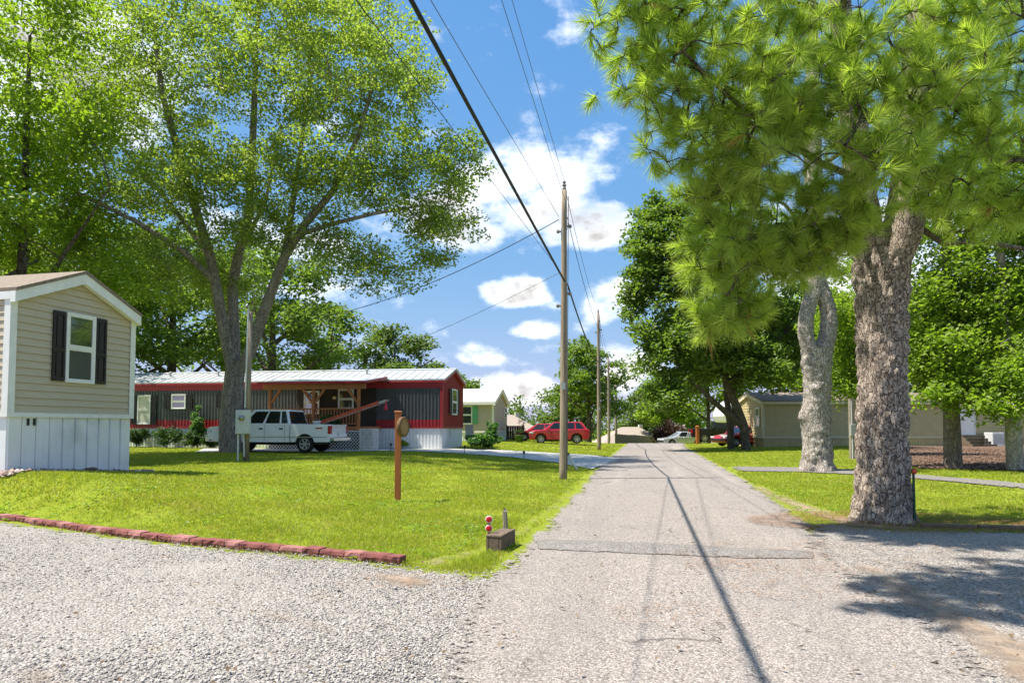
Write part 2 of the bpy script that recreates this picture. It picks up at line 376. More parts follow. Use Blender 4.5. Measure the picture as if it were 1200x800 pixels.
    if kind == 'patch':
        ch = vor(n, l, crd, 75, 'F1', 'Color'); s = n.new('ShaderNodeSeparateColor'); l.new(ch, s.inputs[0]); med = nz(n, l, crd, 5, 5, .65)
        col = ramp(n, l, s.outputs[0], [(0, (.11, .10, .095)), (.6, (.2, .185, .175)), (1, (.31, .29, .275))])
        col = mixc(n, l, mapr(n, l, med, .5, .75, 0, .6), col, (.27, .25, .235))
        return finish(m, n, l, o, col, .9, s.outputs[1], .6, .012, 0, .25, 0, feather(n, l, crd, 9))
for a, b in (('lawn', 'lawn'), ('asphalt', 'road'), ('gravel', 'gravel'), ('sand', 'sand'), ('concrete', 'concrete'), ('mulch', 'mulch'), ('bump_asphalt', 'patch')): groundmat(a, b)
def stonemat():
    m, n, l, o = newmat('stone')
    ge = n.new('ShaderNodeNewGeometry')
    col = ramp(n, l, ge.outputs['Random Per Island'], [(0, (.20, .183, .17)), (.3, (.325, .30, .282)), (.75, (.42, .39, .367)), (1, (.53, .50, .47))])
    finish(m, n, l, o, col, .9, None, spec=.2)
    m, n, l, o = newmat('river_stone')
    ge = n.new('ShaderNodeNewGeometry')
    col = ramp(n, l, ge.outputs['Random Per Island'], [(0, (.12, .075, .06)), (.4, (.26, .18, .15)), (.8, (.42, .33, .28)), (1, (.6, .55, .5))])
    finish(m, n, l, o, col, .8, None, spec=.3)
stonemat()

# ------------------------------------------------------------------ mesh building
class MB:
    def __init__(s): s.v = []; s.f = []
    def add(s, vs, fs):
        o = len(s.v); s.v += [tuple(p) for p in vs]; s.f += [tuple(i + o for i in f) for f in fs]; return s
    def box(s, x0, y0, z0, x1, y1, z1):
        return s.add([(x0,y0,z0),(x1,y0,z0),(x1,y1,z0),(x0,y1,z0),(x0,y0,z1),(x1,y0,z1),(x1,y1,z1),(x0,y1,z1)],
                     [(0,3,2,1),(4,5,6,7),(0,1,5,4),(1,2,6,5),(2,3,7,6),(3,0,4,7)])
    def hexa(s, a, b):
        return s.add(list(a) + list(b), [(0,3,2,1),(4,5,6,7),(0,1,5,4),(1,2,6,5),(2,3,7,6),(3,0,4,7)])
    def prism(s, poly, ext):
        n = len(poly); P = [Vector(p) for p in poly]; E = Vector(ext)
        return s.add(P + [p + E for p in P], [tuple(range(n))[::-1], tuple(range(n, 2*n))] + [(i, (i+1) % n, (i+1) % n + n, i + n) for i in range(n)])
    def tube(s, pts, rad, n=8, cap=True, wob=None):
        P = [Vector(p) for p in pts]; o = len(s.v); m = len(P)
        if isinstance(rad, (int, float)): rad = [rad] * m
        t0 = (P[1] - P[0]).normalized(); up = Vector((0, 1, 0)) if abs(t0.y) < .9 else Vector((1, 0, 0))
        u = t0.cross(up).normalized()
        for i in range(m):
            t = (P[min(i+1, m-1)] - P[max(i-1, 0)]).normalized()
            u = (u - t * u.dot(t)).normalized(); w = t.cross(u)
            for k in range(n):
                a = 2 * math.pi * k / n; d = u * math.cos(a) + w * math.sin(a)
                r = rad[i] * (wob(P[i], d, i) if wob else 1)
                s.v.append(tuple(P[i] + d * r))
        for i in range(m - 1):
            for k in range(n):
                a = o + i*n + k; b = o + i*n + (k+1) % n; s.f.append((a, b, b + n, a + n))
        if cap: s.f.append(tuple(o + k for k in range(n))[::-1]); s.f.append(tuple(o + (m-1)*n + k for k in range(n)))
        return s
    def lathe(s, c, axis, prof, n=20):
        """prof: list of (distance along axis, radius)"""
        A = Vector(axis).normalized(); C = Vector(c)
        return s.tube([C + A * d for d, r in prof], [max(r, .001) for d, r in prof], n) if all(prof[i+1][0] > prof[i][0] for i in range(len(prof)-1)) else s._lathe2(C, A, prof, n)
    def _lathe2(s, C, A, prof, n):
        o = len(s.v); up = Vector((0, 0, 1)) if abs(A.z) < .9 else Vector((1, 0, 0)); u = A.cross(up).normalized(); w = A.cross(u)
        for d, r in prof:
            for k in range(n):
                a = 2*math.pi*k/n; s.v.append(tuple(C + A*d + (u*math.cos(a) + w*math.sin(a)) * max(r, .001)))
        for i in range(len(prof) - 1):
            for k in range(n):
                a = o + i*n + k; b = o + i*n + (k+1) % n; s.f.append((a, b, b+n, a+n))
        s.f.append(tuple(o + k for k in range(n))[::-1]); s.f.append(tuple(o + (len(prof)-1)*n + k for k in range(n)))
        return s
    def build(s, name, mat, parent=None, smooth=False, bevel=0, seg=2):
        me = bpy.data.meshes.new(name); me.from_pydata(s.v, [], s.f); me.update()
        return link(name, me, mat, parent, smooth, bevel, seg)
def link(name, me, mat, parent=None, smooth=False, bevel=0, seg=2):
    ob = bpy.data.objects.new(name, me); COL.objects.link(ob)
    if mat: me.materials.append(MATS[mat])
    if smooth:
        me.polygons.foreach_set('use_smooth', [True] * len(me.polygons))
    if parent: ob.parent = parent
    if bevel:
        b = ob.modifiers.new('bevel', 'BEVEL'); b.width = bevel; b.segments = seg; b.limit_method = 'ANGLE'; b.angle_limit = R(40)
    return ob
def npmesh(name, V, Fq, mat, parent=None, smooth=False):
    me = bpy.data.meshes.new(name); V = np.ascontiguousarray(V, np.float32); Fq = np.ascontiguousarray(Fq, np.int32)
    k = Fq.shape[1]; me.vertices.add(len(V)); me.vertices.foreach_set('co', V.ravel())
    me.loops.add(Fq.size); me.loops.foreach_set('vertex_index', Fq.ravel())
    me.polygons.add(len(Fq)); me.polygons.foreach_set('loop_start', np.arange(0, Fq.size, k, dtype=np.int32))
    me.polygons.foreach_set('loop_total', np.full(len(Fq), k, np.int32)); me.update(calc_edges=True)
    return link(name, me, mat, parent, smooth)
def tag(o, label=None, cat=None, group=None, kind=None):
    if label: o['label'] = label
    if cat: o['category'] = cat
    if group: o['group'] = group
    if kind: o['kind'] = kind
    return o
def thing(name, label, cat, loc=(0, 0, 0), rz=0, group=None):
    o = bpy.data.objects.new(name, None); COL.objects.link(o); o.location = loc; o.rotation_euler = (0, 0, rz); o.empty_display_size = .3
    return tag(o, label, cat, group)
def copy_tree(o, parent=None):
    c = o.copy(); COL.objects.link(c)
    if parent: c.parent = parent
    for ch in list(o.children): copy_tree(ch, c)
    return c
class Frame:
    def __init__(s, loc, rz):
        s.o = Vector(loc); s.rz = rz; s.ax = Vector((math.cos(rz), math.sin(rz), 0)); s.ay = Vector((-math.sin(rz), math.cos(rz), 0))
    def local(s, p): d = Vector(p) - s.o; return Vector((d.dot(s.ax), d.dot(s.ay), d.z))
    def world(s, x, y, z=0): return s.o + s.ax * x + s.ay * y + Vector((0, 0, z))
    def hit(s, px, py, x=None, y=None):
        """pixel ray met with the local plane x = const or y = const"""
        n = s.ax if x is not None else s.ay; c = x if x is not None else y
        d = ray(px, py); C0 = Vector((0, 0, CAM_H)); t = (c - (C0 - s.o).dot(n)) / d.dot(n)
        return s.local(C0 + d * t)

# ================================================================== ground
def grid_axis(segs):
    out = []
    for a, b, st in segs: out += list(np.arange(a, b, st))
    return np.array(out + [segs[-1][1]])
gx = grid_axis([(-420, -60, 40), (-60, -20, 2), (-20, 24, .5), (24, 70, 2), (70, 430, 40)])
gy = grid_axis([(-80, -4, 8), (-4, 40, .5), (40, 110, 1.5), (110, 900, 50)])
XX, YY = np.meshgrid(gx, gy); ZZ = g(XX, YY)
nx, ny = len(gx), len(gy)
idx = np.arange(nx * ny).reshape(ny, nx)
Fq = np.stack([idx[:-1, :-1], idx[:-1, 1:], idx[1:, 1:], idx[1:, :-1]], -1).reshape(-1, 4)
ground = npmesh('ground', np.stack([XX, YY, ZZ], -1).reshape(-1, 3), Fq, 'lawn', smooth=True)
tag(ground, 'mown green lawn running from the drive to the homes', 'lawn', kind='structure')

def inpoly(P, x, y):
    x = np.asarray(x); y = np.asarray(y); c = np.zeros(x.shape, bool); n = len(P)
    for i in range(n):
        x1, y1 = P[i]; x2, y2 = P[(i + 1) % n]
        if y1 == y2: continue
        c ^= ((y1 > y) != (y2 > y)) & (x < (x2 - x1) * (y - y1) / (y2 - y1) + x1)
    return c
def near_poly(P, x, y):
    d = np.full(x.shape, 1e9)
    for i in range(len(P)):
        a = np.array(P[i]); b = np.array(P[(i+1) % len(P)]); ab = b - a; t = np.clip(((x - a[0])*ab[0] + (y - a[1])*ab[1]) / (ab @ ab + 1e-9), 0, 1); d = np.minimum(d, np.hypot(x - a[0] - t*ab[0], y - a[1] - t*ab[1]))
    return d
def rough_outline(P, step, amp, seed):
    out = []; n = len(P)
    for i in range(n):
        a, b = Vector(P[i]), Vector(P[(i + 1) % n]); L = (b - a).length; k = max(1, int(L / step))
        nr = Vector((-(b - a).y, (b - a).x)) / max(L, 1e-6)
        for j in range(k):
            p = a.lerp(b, j / k); d = noise.noise(Vector((p.x * 1.7, p.y * 1.7, seed))) + .6 * noise.noise(Vector((p.x * 5, p.y * 5, seed)))
            sc_ = 1 if p.length < 60 else .3
            out.append(p + nr * d * amp * sc_)
    return out
def sheet(name, P, off, mat, label, cat, amp=.06, step=.35, grid=.5, zadd=None, seed=1.0, fw=.3):
    O = rough_outline(P, step, amp, seed); xs = [p.x for p in O]; ys = [p.y for p in O]
    X, Y = np.meshgrid(np.arange(min(xs), max(xs), grid), np.arange(min(ys), max(ys), grid)); X = X.ravel(); Y = Y.ravel()
    ok = inpoly([(p.x, p.y) for p in O], X, Y)
    V = [Vector((p.x, p.y)) for p in O] + [Vector((a, b)) for a, b in zip(X[ok], Y[ok])]
    E = [(i, (i + 1) % len(O)) for i in range(len(O))]
    r = geometry.delaunay_2d_cdt(V, E, [], 1, 1e-4)
    vs = [(v.x, v.y, gz(v.x, v.y) + off + (zadd(v.x, v.y) if zadd else 0)) for v in r[0]]
    me = bpy.data.meshes.new(name); me.from_pydata(vs, [], [tuple(f) for f in r[2]]); me.update()
    fl = sum(p.normal.z for p in me.polygons)
    if fl < 0: me.flip_normals()
    vx = np.array([v[0] for v in vs]); vy = np.array([v[1] for v in vs])
    fa = me.attributes.new('feather', 'FLOAT', 'POINT'); fa.data.foreach_set('value', np.clip(near_poly([(p.x, p.y) for p in O], vx, vy) / fw, 0, 1).astype(np.float32))
    ob = link(name, me, mat, None, True)
    return tag(ob, label, cat, kind='structure')
def GP(pts): return [Vector((G(a, b).x, G(a, b).y)) for a, b in pts]

road_left = [(455, 900), (492, 800), (520, 750), (547, 702), (577, 664), (604, 640), (642, 605), (673, 575), (692, 552), (714, 534), (727, 524.5)]
road_right = [(806, 523.8), (836, 541), (866, 556), (905, 580), (960, 617), (990, 655), (1035, 690), (1120, 750), (1190, 800), (1330, 900)]
RL = GP(road_left); RR = GP(road_right)
dirr = Vector((.2, 1)).normalized()
ROAD = [RL[0] + Vector((-.5, -14))] + RL + [RL[-1] + dirr * 26, RR[0] + dirr * 26 + Vector((1, 0))] + RR + [RR[-1] + Vector((1.5, -12))]
# the strip across the end of the road, beyond the crest
edge_pts = [(-120, 600), (0, 609.5), (60, 618), (120, 626.5), (180, 634), (240, 640.5), (300, 646), (360, 651), (420, 657), (468, 663)]
EDGE = GP(edge_pts)
gravel_l = [Vector((-45, -14))] + [Vector((-45, 22))] + [Vector((-22, 18))] + EDGE + GP([(505, 668), (560, 672), (600, 664)]) + [Vector((2.0, 6)), Vector((1.5, -14))]
DRIVE_R = GP([(930, 640), (950, 611), (1000, 618), (1080, 622), (1200, 624), (1330, 626)]) + [Vector((30, 9)), Vector((30, -12)), Vector((3, -12))] + GP([(1120, 830), (1050, 760), (960, 690)])
SAND = GP([(985, 655), (1050, 672), (1110, 700), (1190, 736), (1260, 775), (1340, 830), (1320, 905), (1205, 832), (1140, 785), (1075, 735), (1020, 695)])
DRIVE_L = GP([(228, 530.5), (330, 529.5), (430, 528.8), (520, 530.5), (600, 536), (650, 542), (694, 550), (727, 537.5), (690, 533.2), (640, 530.6), (590, 528), (540, 526.2), (430, 525.4), (330, 525.6), (240, 526)])
PATH_R = GP([(862, 553), (935, 553.5), (1000, 557), (1060, 561.5), (1130, 568), (1260, 581), (1260, 573), (1130, 560.5), (1060, 554), (1000, 550), (930, 547.5), (848, 546.5)])
MULCH = GP([(1035, 540), (1078, 549.5), (1200, 552), (1340, 553), (1340, 523), (1190, 521.5), (1065, 522.5), (1005, 527)])
sheet('gravel_drive', gravel_l, .018, 'gravel', 'loose pale limestone gravel drive below the red block edging', 'gravel', .07)
sheet('road', ROAD, .03, 'asphalt', 'worn grey chip seal road between the two lawns', 'road', .09, .4)
sheet('gravel_parking', DRIVE_R, .022, 'gravel', 'shaded gravel parking strip at the foot of the big pine', 'gravel', .12)
sheet('sand_drift', SAND, .042, 'sand', 'reddish sand washed along the road edge', 'sand', .1, .25, .15, seed=4, fw=.4)
sheet('driveway', DRIVE_L, .035, 'concrete', 'pale concrete driveway leading to the red and charcoal home', 'driveway', .05)
sheet('gravel_path', PATH_R, .03, 'bump_asphalt', 'narrow gravel track crossing the lawn behind the pine', 'path', .1, fw=.5)
sheet('mulch_bed', MULCH, .03, 'mulch', 'brown mulched slope below the khaki home', 'mulch', .15)
for i_, (pts_, lab_) in enumerate((([(262, 708), (300, 712), (350, 722), (402, 738), (380, 748), (330, 738), (285, 726)], 'rusty brown soil showing through the gravel drive'), ([(420, 676), (470, 672), (520, 680), (505, 694), (450, 692)], 'brown soil patch in the gravel near the end of the edging'), ([(0, 782), (60, 785), (110, 800), (60, 830), (0, 825)], 'thin brown soil patch in the gravel far from the road'))):
    sheet('soil_patch', GP(pts_), .03, 'sand', lab_, 'soil', .05, .12, .1, seed=20 + i_, fw=.35)
# verge of worn dry earth along both road edges
sheet('worn_verge', GP([(508, 668), (560, 652), (612, 628), (660, 590), (690, 556), (686, 554), (648, 590), (596, 624), (556, 644), (478, 660)]), .012, 'sand', 'strip of worn dry soil along the lawn and road edge', 'soil', .12, .25, .15, seed=2, fw=.3)
sheet('bare_verge', GP([(880, 572), (925, 598), (985, 619), (1085, 622), (1085, 612), (1000, 606), (935, 586), (890, 567)]), .014, 'sand', 'bare sandy soil round the foot of the big pine', 'soil', .1, .25, .15, seed=3, fw=.3)
# speed hump: a raised asphalt band across the road
hb = GP([(626, 634), (700, 636), (790, 640), (870, 645), (955, 648)]); hf = GP([(957, 658), (870, 658), (790, 654), (700, 650), (628, 647)])
HUMP = hb + hf
def hump(x, y):
    t = float(near_poly([(p.x, p.y) for p in HUMP], np.array([x]), np.array([y]))[0]); return .032 * float(sstep(0, .3, t))
sheet('speed_hump', HUMP, .036, 'bump_asphalt', 'dark asphalt speed hump laid across the road', 'speed hump', .02, .12, .08, zadd=hump, seed=6, fw=.07)

POLYS = [[(p.x, p.y) for p in P] for P in (gravel_l, ROAD, DRIVE_R, DRIVE_L, PATH_R, MULCH)]
WORN = [[(p.x, p.y) for p in P] for P in (GP([(508, 668), (560, 652), (612, 628), (660, 590), (690, 556), (686, 554), (648, 590), (596, 624), (556, 644), (478, 660)]), GP([(880, 572), (925, 598), (985, 619), (1085, 622), (1085, 612), (1000, 606), (935, 586), (890, 567)]))]
FOOT = []        # house footprints (filled by the builders), no grass there

# ================================================================== mobile homes
def wall_skin(mb, style, p0, p1, z0, z1, nrm, top=None):
    """cladding on the wall from p0 to p1 (local xy); top(t) gives the wall top along it"""
    p0, p1, nrm = Vector((*p0, 0)), Vector((*p1, 0)), Vector((*nrm, 0)); L = (p1 - p0).length; u = (p1 - p0) / L
    if style == 'rib':
        k = int(L / .19)
        for i in range(k + 1):
            s = L * i / k; s0, s1 = max(0, s - .045), min(L, s + .045)
            if s1 - s0 < .03: continue
            zt = top((s0 + s1) / 2 / L) if top else z1
            a = p0 + u * s0; b = p0 + u * s1
            mb.hexa([(a.x, a.y, z0), (b.x, b.y, z0), tuple(b + nrm * .03)[:2] + (z0,), tuple(a + nrm * .03)[:2] + (z0,)],
                    [(a.x, a.y, zt), (b.x, b.y, zt), tuple(b + nrm * .03)[:2] + (zt,), tuple(a + nrm * .03)[:2] + (zt,)])
def lap_boards(p0, p1, z0, z1, nrm, h=.2, clip=None):
    """each lap board as vertices of a hexahedron; clip(z) -> (s0, s1) part of the wall present at height z"""
    p0, p1, nrm = Vector((*p0, 0)), Vector((*p1, 0)), Vector((*nrm, 0)); L = (p1 - p0).length; u = (p1 - p0) / L
    z = z0; out = []
    while z < z1 - .02:
        zt = min(z + h, z1)
        a0, a1 = clip(z) if clip else (0, L); b0, b1 = clip(zt - .004) if clip else (0, L)
        if b1 - b0 < .12: m_ = (a0 + a1) / 2; b0, b1 = m_ - .05, m_ + .05
        def pt(s, d, zz): q = p0 + u * s + nrm * d; return (q.x, q.y, zz)
        out.append(([pt(a0, .0, z), pt(a1, .0, z), pt(a1, .034, z), pt(a0, .034, z)], [pt(b0, .0, zt - .003), pt(b1, .0, zt - .003), pt(b1, .010, zt - .003), pt(b0, .010, zt - .003)]))
        z = zt
    return out
def window(root, p, u, nrm, w, h, frame='white_trim', pane='window_glass', shutters=None, sw=.3, blinds=None, mull=True, name='window'):
    """p = centre bottom on the wall (local); u along the wall; built of frame, sashes and panes set proud of the cladding"""
    p, u, nrm = Vector(p), Vector(u), Vector(nrm); Z = Vector((0, 0, 1))
    def slab(mb, s0, s1, z0, z1, d0, d1):
        a = [p + u*s0 + Z*z0 + nrm*d0, p + u*s1 + Z*z0 + nrm*d0, p + u*s1 + Z*z1 + nrm*d0, p + u*s0 + Z*z1 + nrm*d0]
        mb.prism(a, nrm * (d1 - d0))
    f = MB(); t = .055
    slab(f, -w/2 - t, w/2 + t, -t, 0, .0, .085); slab(f, -w/2 - t, w/2 + t, h, h + t, .0, .085)
    slab(f, -w/2 - t, -w/2, 0, h, .0, .085); slab(f, w/2, w/2 + t, 0, h, .0, .085)
    if mull: slab(f, -w/2, w/2, h*.5 - .03, h*.5 + .03, .0, .075)
    fo = f.build(name, frame, root, bevel=.006, seg=1)
    for k, (z0, z1) in enumerate(((0, h*.5 - .03), (h*.5 + .03, h)) if mull else ((0, h),)):
        g_ = MB(); slab(g_, -w/2 + .002, w/2 - .002, z0 + .002, z1 - .002, .035 + .012*k, .045 + .012*k)
        g_.build('pane', pane if not (blinds and k == 0) else blinds, fo)
        s_ = MB()
        for a in ((-w/2 + .002, -w/2 + .032, z0 + .002, z1 - .002), (w/2 - .032, w/2 - .002, z0 + .002, z1 - .002), (-w/2 + .034, w/2 - .034, z0 + .002, z0 + .032), (-w/2 + .034, w/2 - .034, z1 - .032, z1 - .002)):
            slab(s_, *a, .046 + .012*k, .066 + .012*k)
        s_.build('sash', frame, fo)
    if shutters:
        for sgn in (-1, 1):
            m = MB(); s0, s1 = sorted((sgn * (w/2 + t + .02), sgn * (w/2 + t + .02 + sw)))
            slab(m, s0, s1, -.04, h + .04, .036, .05)
            for a in ((s0, s0 + .05, -.04, h + .04), (s1 - .05, s1, -.04, h + .04), (s0 + .05, s1 - .05, -.04, .03), (s0 + .05, s1 - .05, h - .03, h + .04), (s0 + .05, s1 - .05, h*.42, h*.42 + .07)):
                slab(m, *a, .0505, .072)
            for a in ((s0 + .09, s1 - .09, .07, h*.42 - .04), (s0 + .09, s1 - .09, h*.42 + .11, h - .07)): slab(m, *a, .0505, .064)
            m.build('shutter', shutters, root)
    return fo
def home(name, label, loc, rz, x0, x1, W, zs, zw, ridge, style, wall, skirt, roofm, trim, over=.15, roof_rib=None, fascia=None, base_band=None, lap_parts=False, skirt_parts=False, lap_h=.2, cat='mobile home', ends=.06, eave_d=.17):
    """long axis local x, near long wall at y = 0. zs = skirting top, zw = wall top, ridge = ridge height (local z)"""
    root = thing(name, label, cat, loc, rz); yc = W / 2
    def gtop(z):                                   # gable: width left at height z
        if z <= zw: return (0, W)
        d = (z - zw) / (ridge - zw) * yc; return (d, W - d)
    # inner core keeps the house solid
    core = MB(); e = .004
    prof = [(0, zs), (0, zw), (yc, ridge), (W, zw), (W, zs)]
    core.prism([(x0, y, z) for y, z in prof], (x1 - x0, 0, 0)); core.build('wall', wall, root)
    # skirting
    sk = .02
    walls = [((x0, 0), (x1, 0), (0, -1)), ((x1, 0), (x1, W), (1, 0)), ((x0, W), (x0, 0), (-1, 0))]
    depth = .9
    if skirt_parts:
        MB().box(x0 + .03, .03, -depth, x1 - .03, W - .03, zs - .002).build('skirting_core', skirt, root)
        for a, b, nn in walls[:2]:
            a, b, nn = Vector(a), Vector(b), Vector(nn); L = (b - a).length; k = max(1, int(L / .30)); u = (b - a) / L
            if L > 8: k = int(L / .4)
            for i in range(k):
                s0, s1 = L * i / k + .012, L * (i + 1) / k - .012; m = MB()
                def q(s, d, z): r = a + u * s + nn * d; return (r.x, r.y, z)
                m.hexa([q(s0, -.025, -depth), q(s1, -.025, -depth), q(s1, .004, -depth), q(s0, .004, -depth)], [q(s0, -.025, zs - .06), q(s1, -.025, zs - .06), q(s1, .004, zs - .06), q(s0, .004, zs - .06)])
                m.hexa([q(s0 + .004, .005, -depth), q(s0 + .028, .005, -depth), q(s0 + .024, .022, -depth), q(s0 + .008, .022, -depth)], [q(s0 + .004, .005, zs - .062), q(s0 + .028, .005, zs - .062), q(s0 + .024, .022, zs - .062), q(s0 + .008, .022, zs - .062)])
                m.build('skirting_panel', skirt, root)
    else:
        m = MB(); m.box(x0 + .03, .03, -depth, x1 - .03, W - .03, zs - .002)
        for a, b, nn in walls:
            a2 = (a[0] - nn[0]*.03, a[1] - nn[1]*.03); b2 = (b[0] - nn[0]*.03, b[1] - nn[1]*.03); wall_skin(m, 'rib', a2, b2, -depth, zs - .05, nn)
        m.build('skirting', skirt, root)
    # band between skirting and wall
    m = MB()
    m.box(x0 - .03, -.05, zs - .07, x1 + .05, -.002, zs + .02); m.box(x1 + .002, -.002, zs - .07, x1 + .05, W + .05, zs + .02); m.box(x0 - .05, -.05, zs - .07, x0 - .032, W + .05, zs + .02)
    m.build('floor_trim', trim, root)
    zb = zs + .02
    # cladding
    if style == 'lap':
        front = lap_boards((x0, 0), (x1, 0), zb, zw, (0, -1), lap_h)
        right = lap_boards((x1, 0), (x1, W), zb, ridge - .02, (1, 0), lap_h, gtop)
        left = lap_boards((x0, W), (x0, 0), zb, ridge - .02, (-1, 0), lap_h, gtop)
        if lap_parts:
            for a, b in front + right: MB().hexa(a, b).build('siding_board', wall, root)
            m = MB(); [m.hexa(a, b) for a, b in left]; m.build('siding', wall, root)
        else:
            for grp in (front, right, left):
                m = MB(); [m.hexa(a, b) for a, b in grp]; m.build('siding', wall, root)
    else:
        m = MB(); wall_skin(m, 'rib', (x0, 0), (x1, 0), zb + (.36 if base_band else 0), zw - (.42 if fascia else 0), (0, -1)); m.build('wall_panel', wall, root)
        m = MB(); f = lambda t: zw + (1 - abs(2*t - 1)) * (ridge - zw) - .02
        wall_skin(m, 'rib', (x1, 0), (x1, W), zb, zw, (1, 0), f); m.build('gable_panel', fascia or wall, root)
    if base_band:
        m = MB(); m.box(x0, -.012, zb, x1, -.001, zb + .36); wall_skin(m, 'rib', (x0, -.012), (x1, -.012), zb, zb + .36, (0, -1)); m.build('lower_band', base_band, root)
    if fascia:
        m = MB(); m.box(x0, -.045, zw - .42, x1 + .045, -.001, zw); m.build('upper_band', fascia, root)
    # corner trims
    for xx, nx_ in ((x1, 1), (x0, -1)):
        for yy, ny_ in ((0, -1), (W, 1)):
            m = MB(); a = .1
            m.box(*(sorted((xx - nx_*a, xx + nx_*.05))[0:1] + [min(yy + ny_*.036, yy + ny_*.05)] + [zb + .001] + sorted((xx - nx_*a, xx + nx_*.05))[1:2] + [max(yy + ny_*.036, yy + ny_*.05)] + [zw - .003]))
            m.box(*([min(xx + nx_*.036, xx + nx_*.0515)] + sorted((yy - ny_*a, yy + ny_*.035))[0:1] + [zb + .001] + [max(xx + nx_*.036, xx + nx_*.0515)] + sorted((yy - ny_*a, yy + ny_*.035))[1:2] + [zw - .003]))
            m.build('corner_trim', base_band or trim, root)
    # roof: two slabs, rake boards and eave fascia
    sl_ = (ridge - zw) / yc; th = .09
    ro = MB()
    for sgn in (-1, 1):
        ye = yc + sgn * (yc + over); ze = zw - sl_ * over
        ro.prism([(x0 - ends - .1, yc, ridge + .02), (x0 - ends - .1, ye, ze + .02), (x0 - ends - .1, ye, ze + th), (x0 - ends - .1, yc, ridge + th)], (x1 - x0 + 2*(ends + .1), 0, 0))
    roof = ro.build('roof', roofm, root)
    if roof_rib:
        m = MB(); L = x1 - x0 + 2*(ends + .1); k = int(L / roof_rib)
        for i in range(k + 1):
            x = x0 - ends - .1 + .02 + (L - .04) * i / k
            for sgn in (-1, 1):
                ye = yc + sgn * (yc + over - .01); ze = zw - sl_ * (over - .01)
                m.prism([(x - .018, yc, ridge + th), (x - .018, ye, ze + th), (x - .018, ye, ze + th + .03), (x - .018, yc, ridge + th + .03)], (.036, 0, 0))
        m.build('roof_rib', roofm, roof)
        m = MB().prism([(x0 - ends - .11, yc - .16, ridge + th - .16*sl_ + .03), (x0 - ends - .11, yc, ridge + th + .045), (x0 - ends - .11, yc + .16, ridge + th - .16*sl_ + .03)], (L + .02, 0, 0)); m.build('ridge_cap', roofm, roof)
    for xx, nx_ in ((x1, 1), (x0, -1)):
        m = MB(); X0 = xx + nx_ * (ends * .5)
        for sgn in (-1, 1):
            ye = yc + sgn * (yc + over); ze = zw - sl_ * over
            m.prism([(X0, yc, ridge - eave_d), (X0, ye, ze - eave_d), (X0, ye, ze + .018), (X0, yc, ridge + .018)], (nx_ * (ends*.5 + .08), 0, 0))
        m.build('rake_board', trim, root)
    m = MB(); ze = zw - sl_ * over
    m.box(x0 - ends, -over, ze - eave_d*.7, x1 + ends*.5 - .004, -over + .03, ze + .015); m.box(x0, -over + .031, ze - .02, x1, -.0515, ze - .005); m.build('eave_board', trim, root)
    fr = Frame(loc, rz)
    FOOT.append([tuple(fr.world(a, b))[:2] for a, b in ((x0 - .3, -.35), (x1 + .45, -.35), (x1 + .45, W + .3), (x0 - .3, W + .3))])
    return root, fr

# ---- home A: beige lap siding, white skirting, gable towards the road
pA0 = at(8, 500, 13.5); pA1 = at(152.5, 500, 16.6)
thA = math.atan2(-(pA1.x - pA0.x), (pA1.y - pA0.y)); WA = math.hypot(pA1.x - pA0.x, pA1.y - pA0.y)
baseA = .52
zA = lambda px, py, Y: at(px, py, Y).z - baseA
A, frA = home('mobile_home', 'beige lap sided mobile home with black shutters and white skirting', (pA0.x, pA0.y, baseA), thA, -14, 0, WA,
    zA(8, 484, 13.5), zA(16, 341, 13.5), zA(92, 322, 15.0), 'lap', 'siding_beige', 'white_skirt', 'shingle', 'white_trim', over=.07, lap_parts=True, skirt_parts=True, lap_h=.152, ends=.1, eave_d=.2)
hA = frA.hit(91, 446, x=.0); hA2 = frA.hit(91, 371, x=.0)
window(A, (0, hA.y, hA.z), (0, 1, 0), (1, 0, 0), .66, hA2.z - hA.z, shutters='black_shutter', sw=.30, pane='window_glass', blinds='window_screen')
for dy in (.42, .56):
    MB().box(.0065, dy, zA(8, 484, 13.5) - .24, .03, dy + .045, zA(8, 484, 13.5) - .10).build('vent', 'black_shutter', A)

# ---- home B: charcoal ribbed steel with red bands and a cedar porch
B0 = at(518, 500, 36.0); thB = R(-10); baseB = .36
zB = lambda px, py, Y=36.0: at(px, py, Y).z - baseB
B, frB = home('mobile_home', 'charcoal ribbed steel mobile home with dark red bands and a cedar porch', (B0.x, B0.y, baseB), thB, -25, 0, 4.3,
    zB(518, 500), zB(518, 445), zB(530, 434, 38.1), 'rib', 'charcoal_panel', 'white_skirt', 'metal_roof', 'red_panel', over=.12, roof_rib=.45, fascia='red_panel', base_band='red_panel', ends=.1, eave_d=.12)
# gable window with dark shutters
hb = frB.hit(531, 485, x=0.0); hb2 = frB.hit(531, 457, x=0)
window(B, (.03, hb.y, hb.z), (0, 1, 0), (1, 0, 0), 1.0, hb2.z - hb.z, shutters='black_shutter', sw=.5)
def win_front(root, fr, px0, px1, py0, py1, y=0.0, **k):
    a = fr.hit(px0, py1, y=y); b = fr.hit(px1, py0, y=y)
    return window(root, ((a.x + b.x) / 2, y - .03, a.z), (1, 0, 0), (0, -1, 0), b.x - a.x, b.z - a.z, **k)
win_front(B, frB, 203, 218, 463, 478, shutters='black_shutter', sw=.38)
win_front(B, frB, 263, 278, 462, 477, shutters='black_shutter', sw=.38)
win_front(B, frB, 398, 414, 457, 478, y=-.06, pane='window_glass')
dn = win_front(B, frB, 163, 177, 464, 496, pane='charcoal_door', shutters='black_shutter', sw=.35, name='door')
MB().box(.02, -.03, .0, .03, -.02, .1).build('handle', 'dark_plastic', dn).location = frB.hit(164.5, 478, y=-.08)
win_front(B, frB, 358, 374, 459, 484, y=-.06, pane='window_glass', name='door')
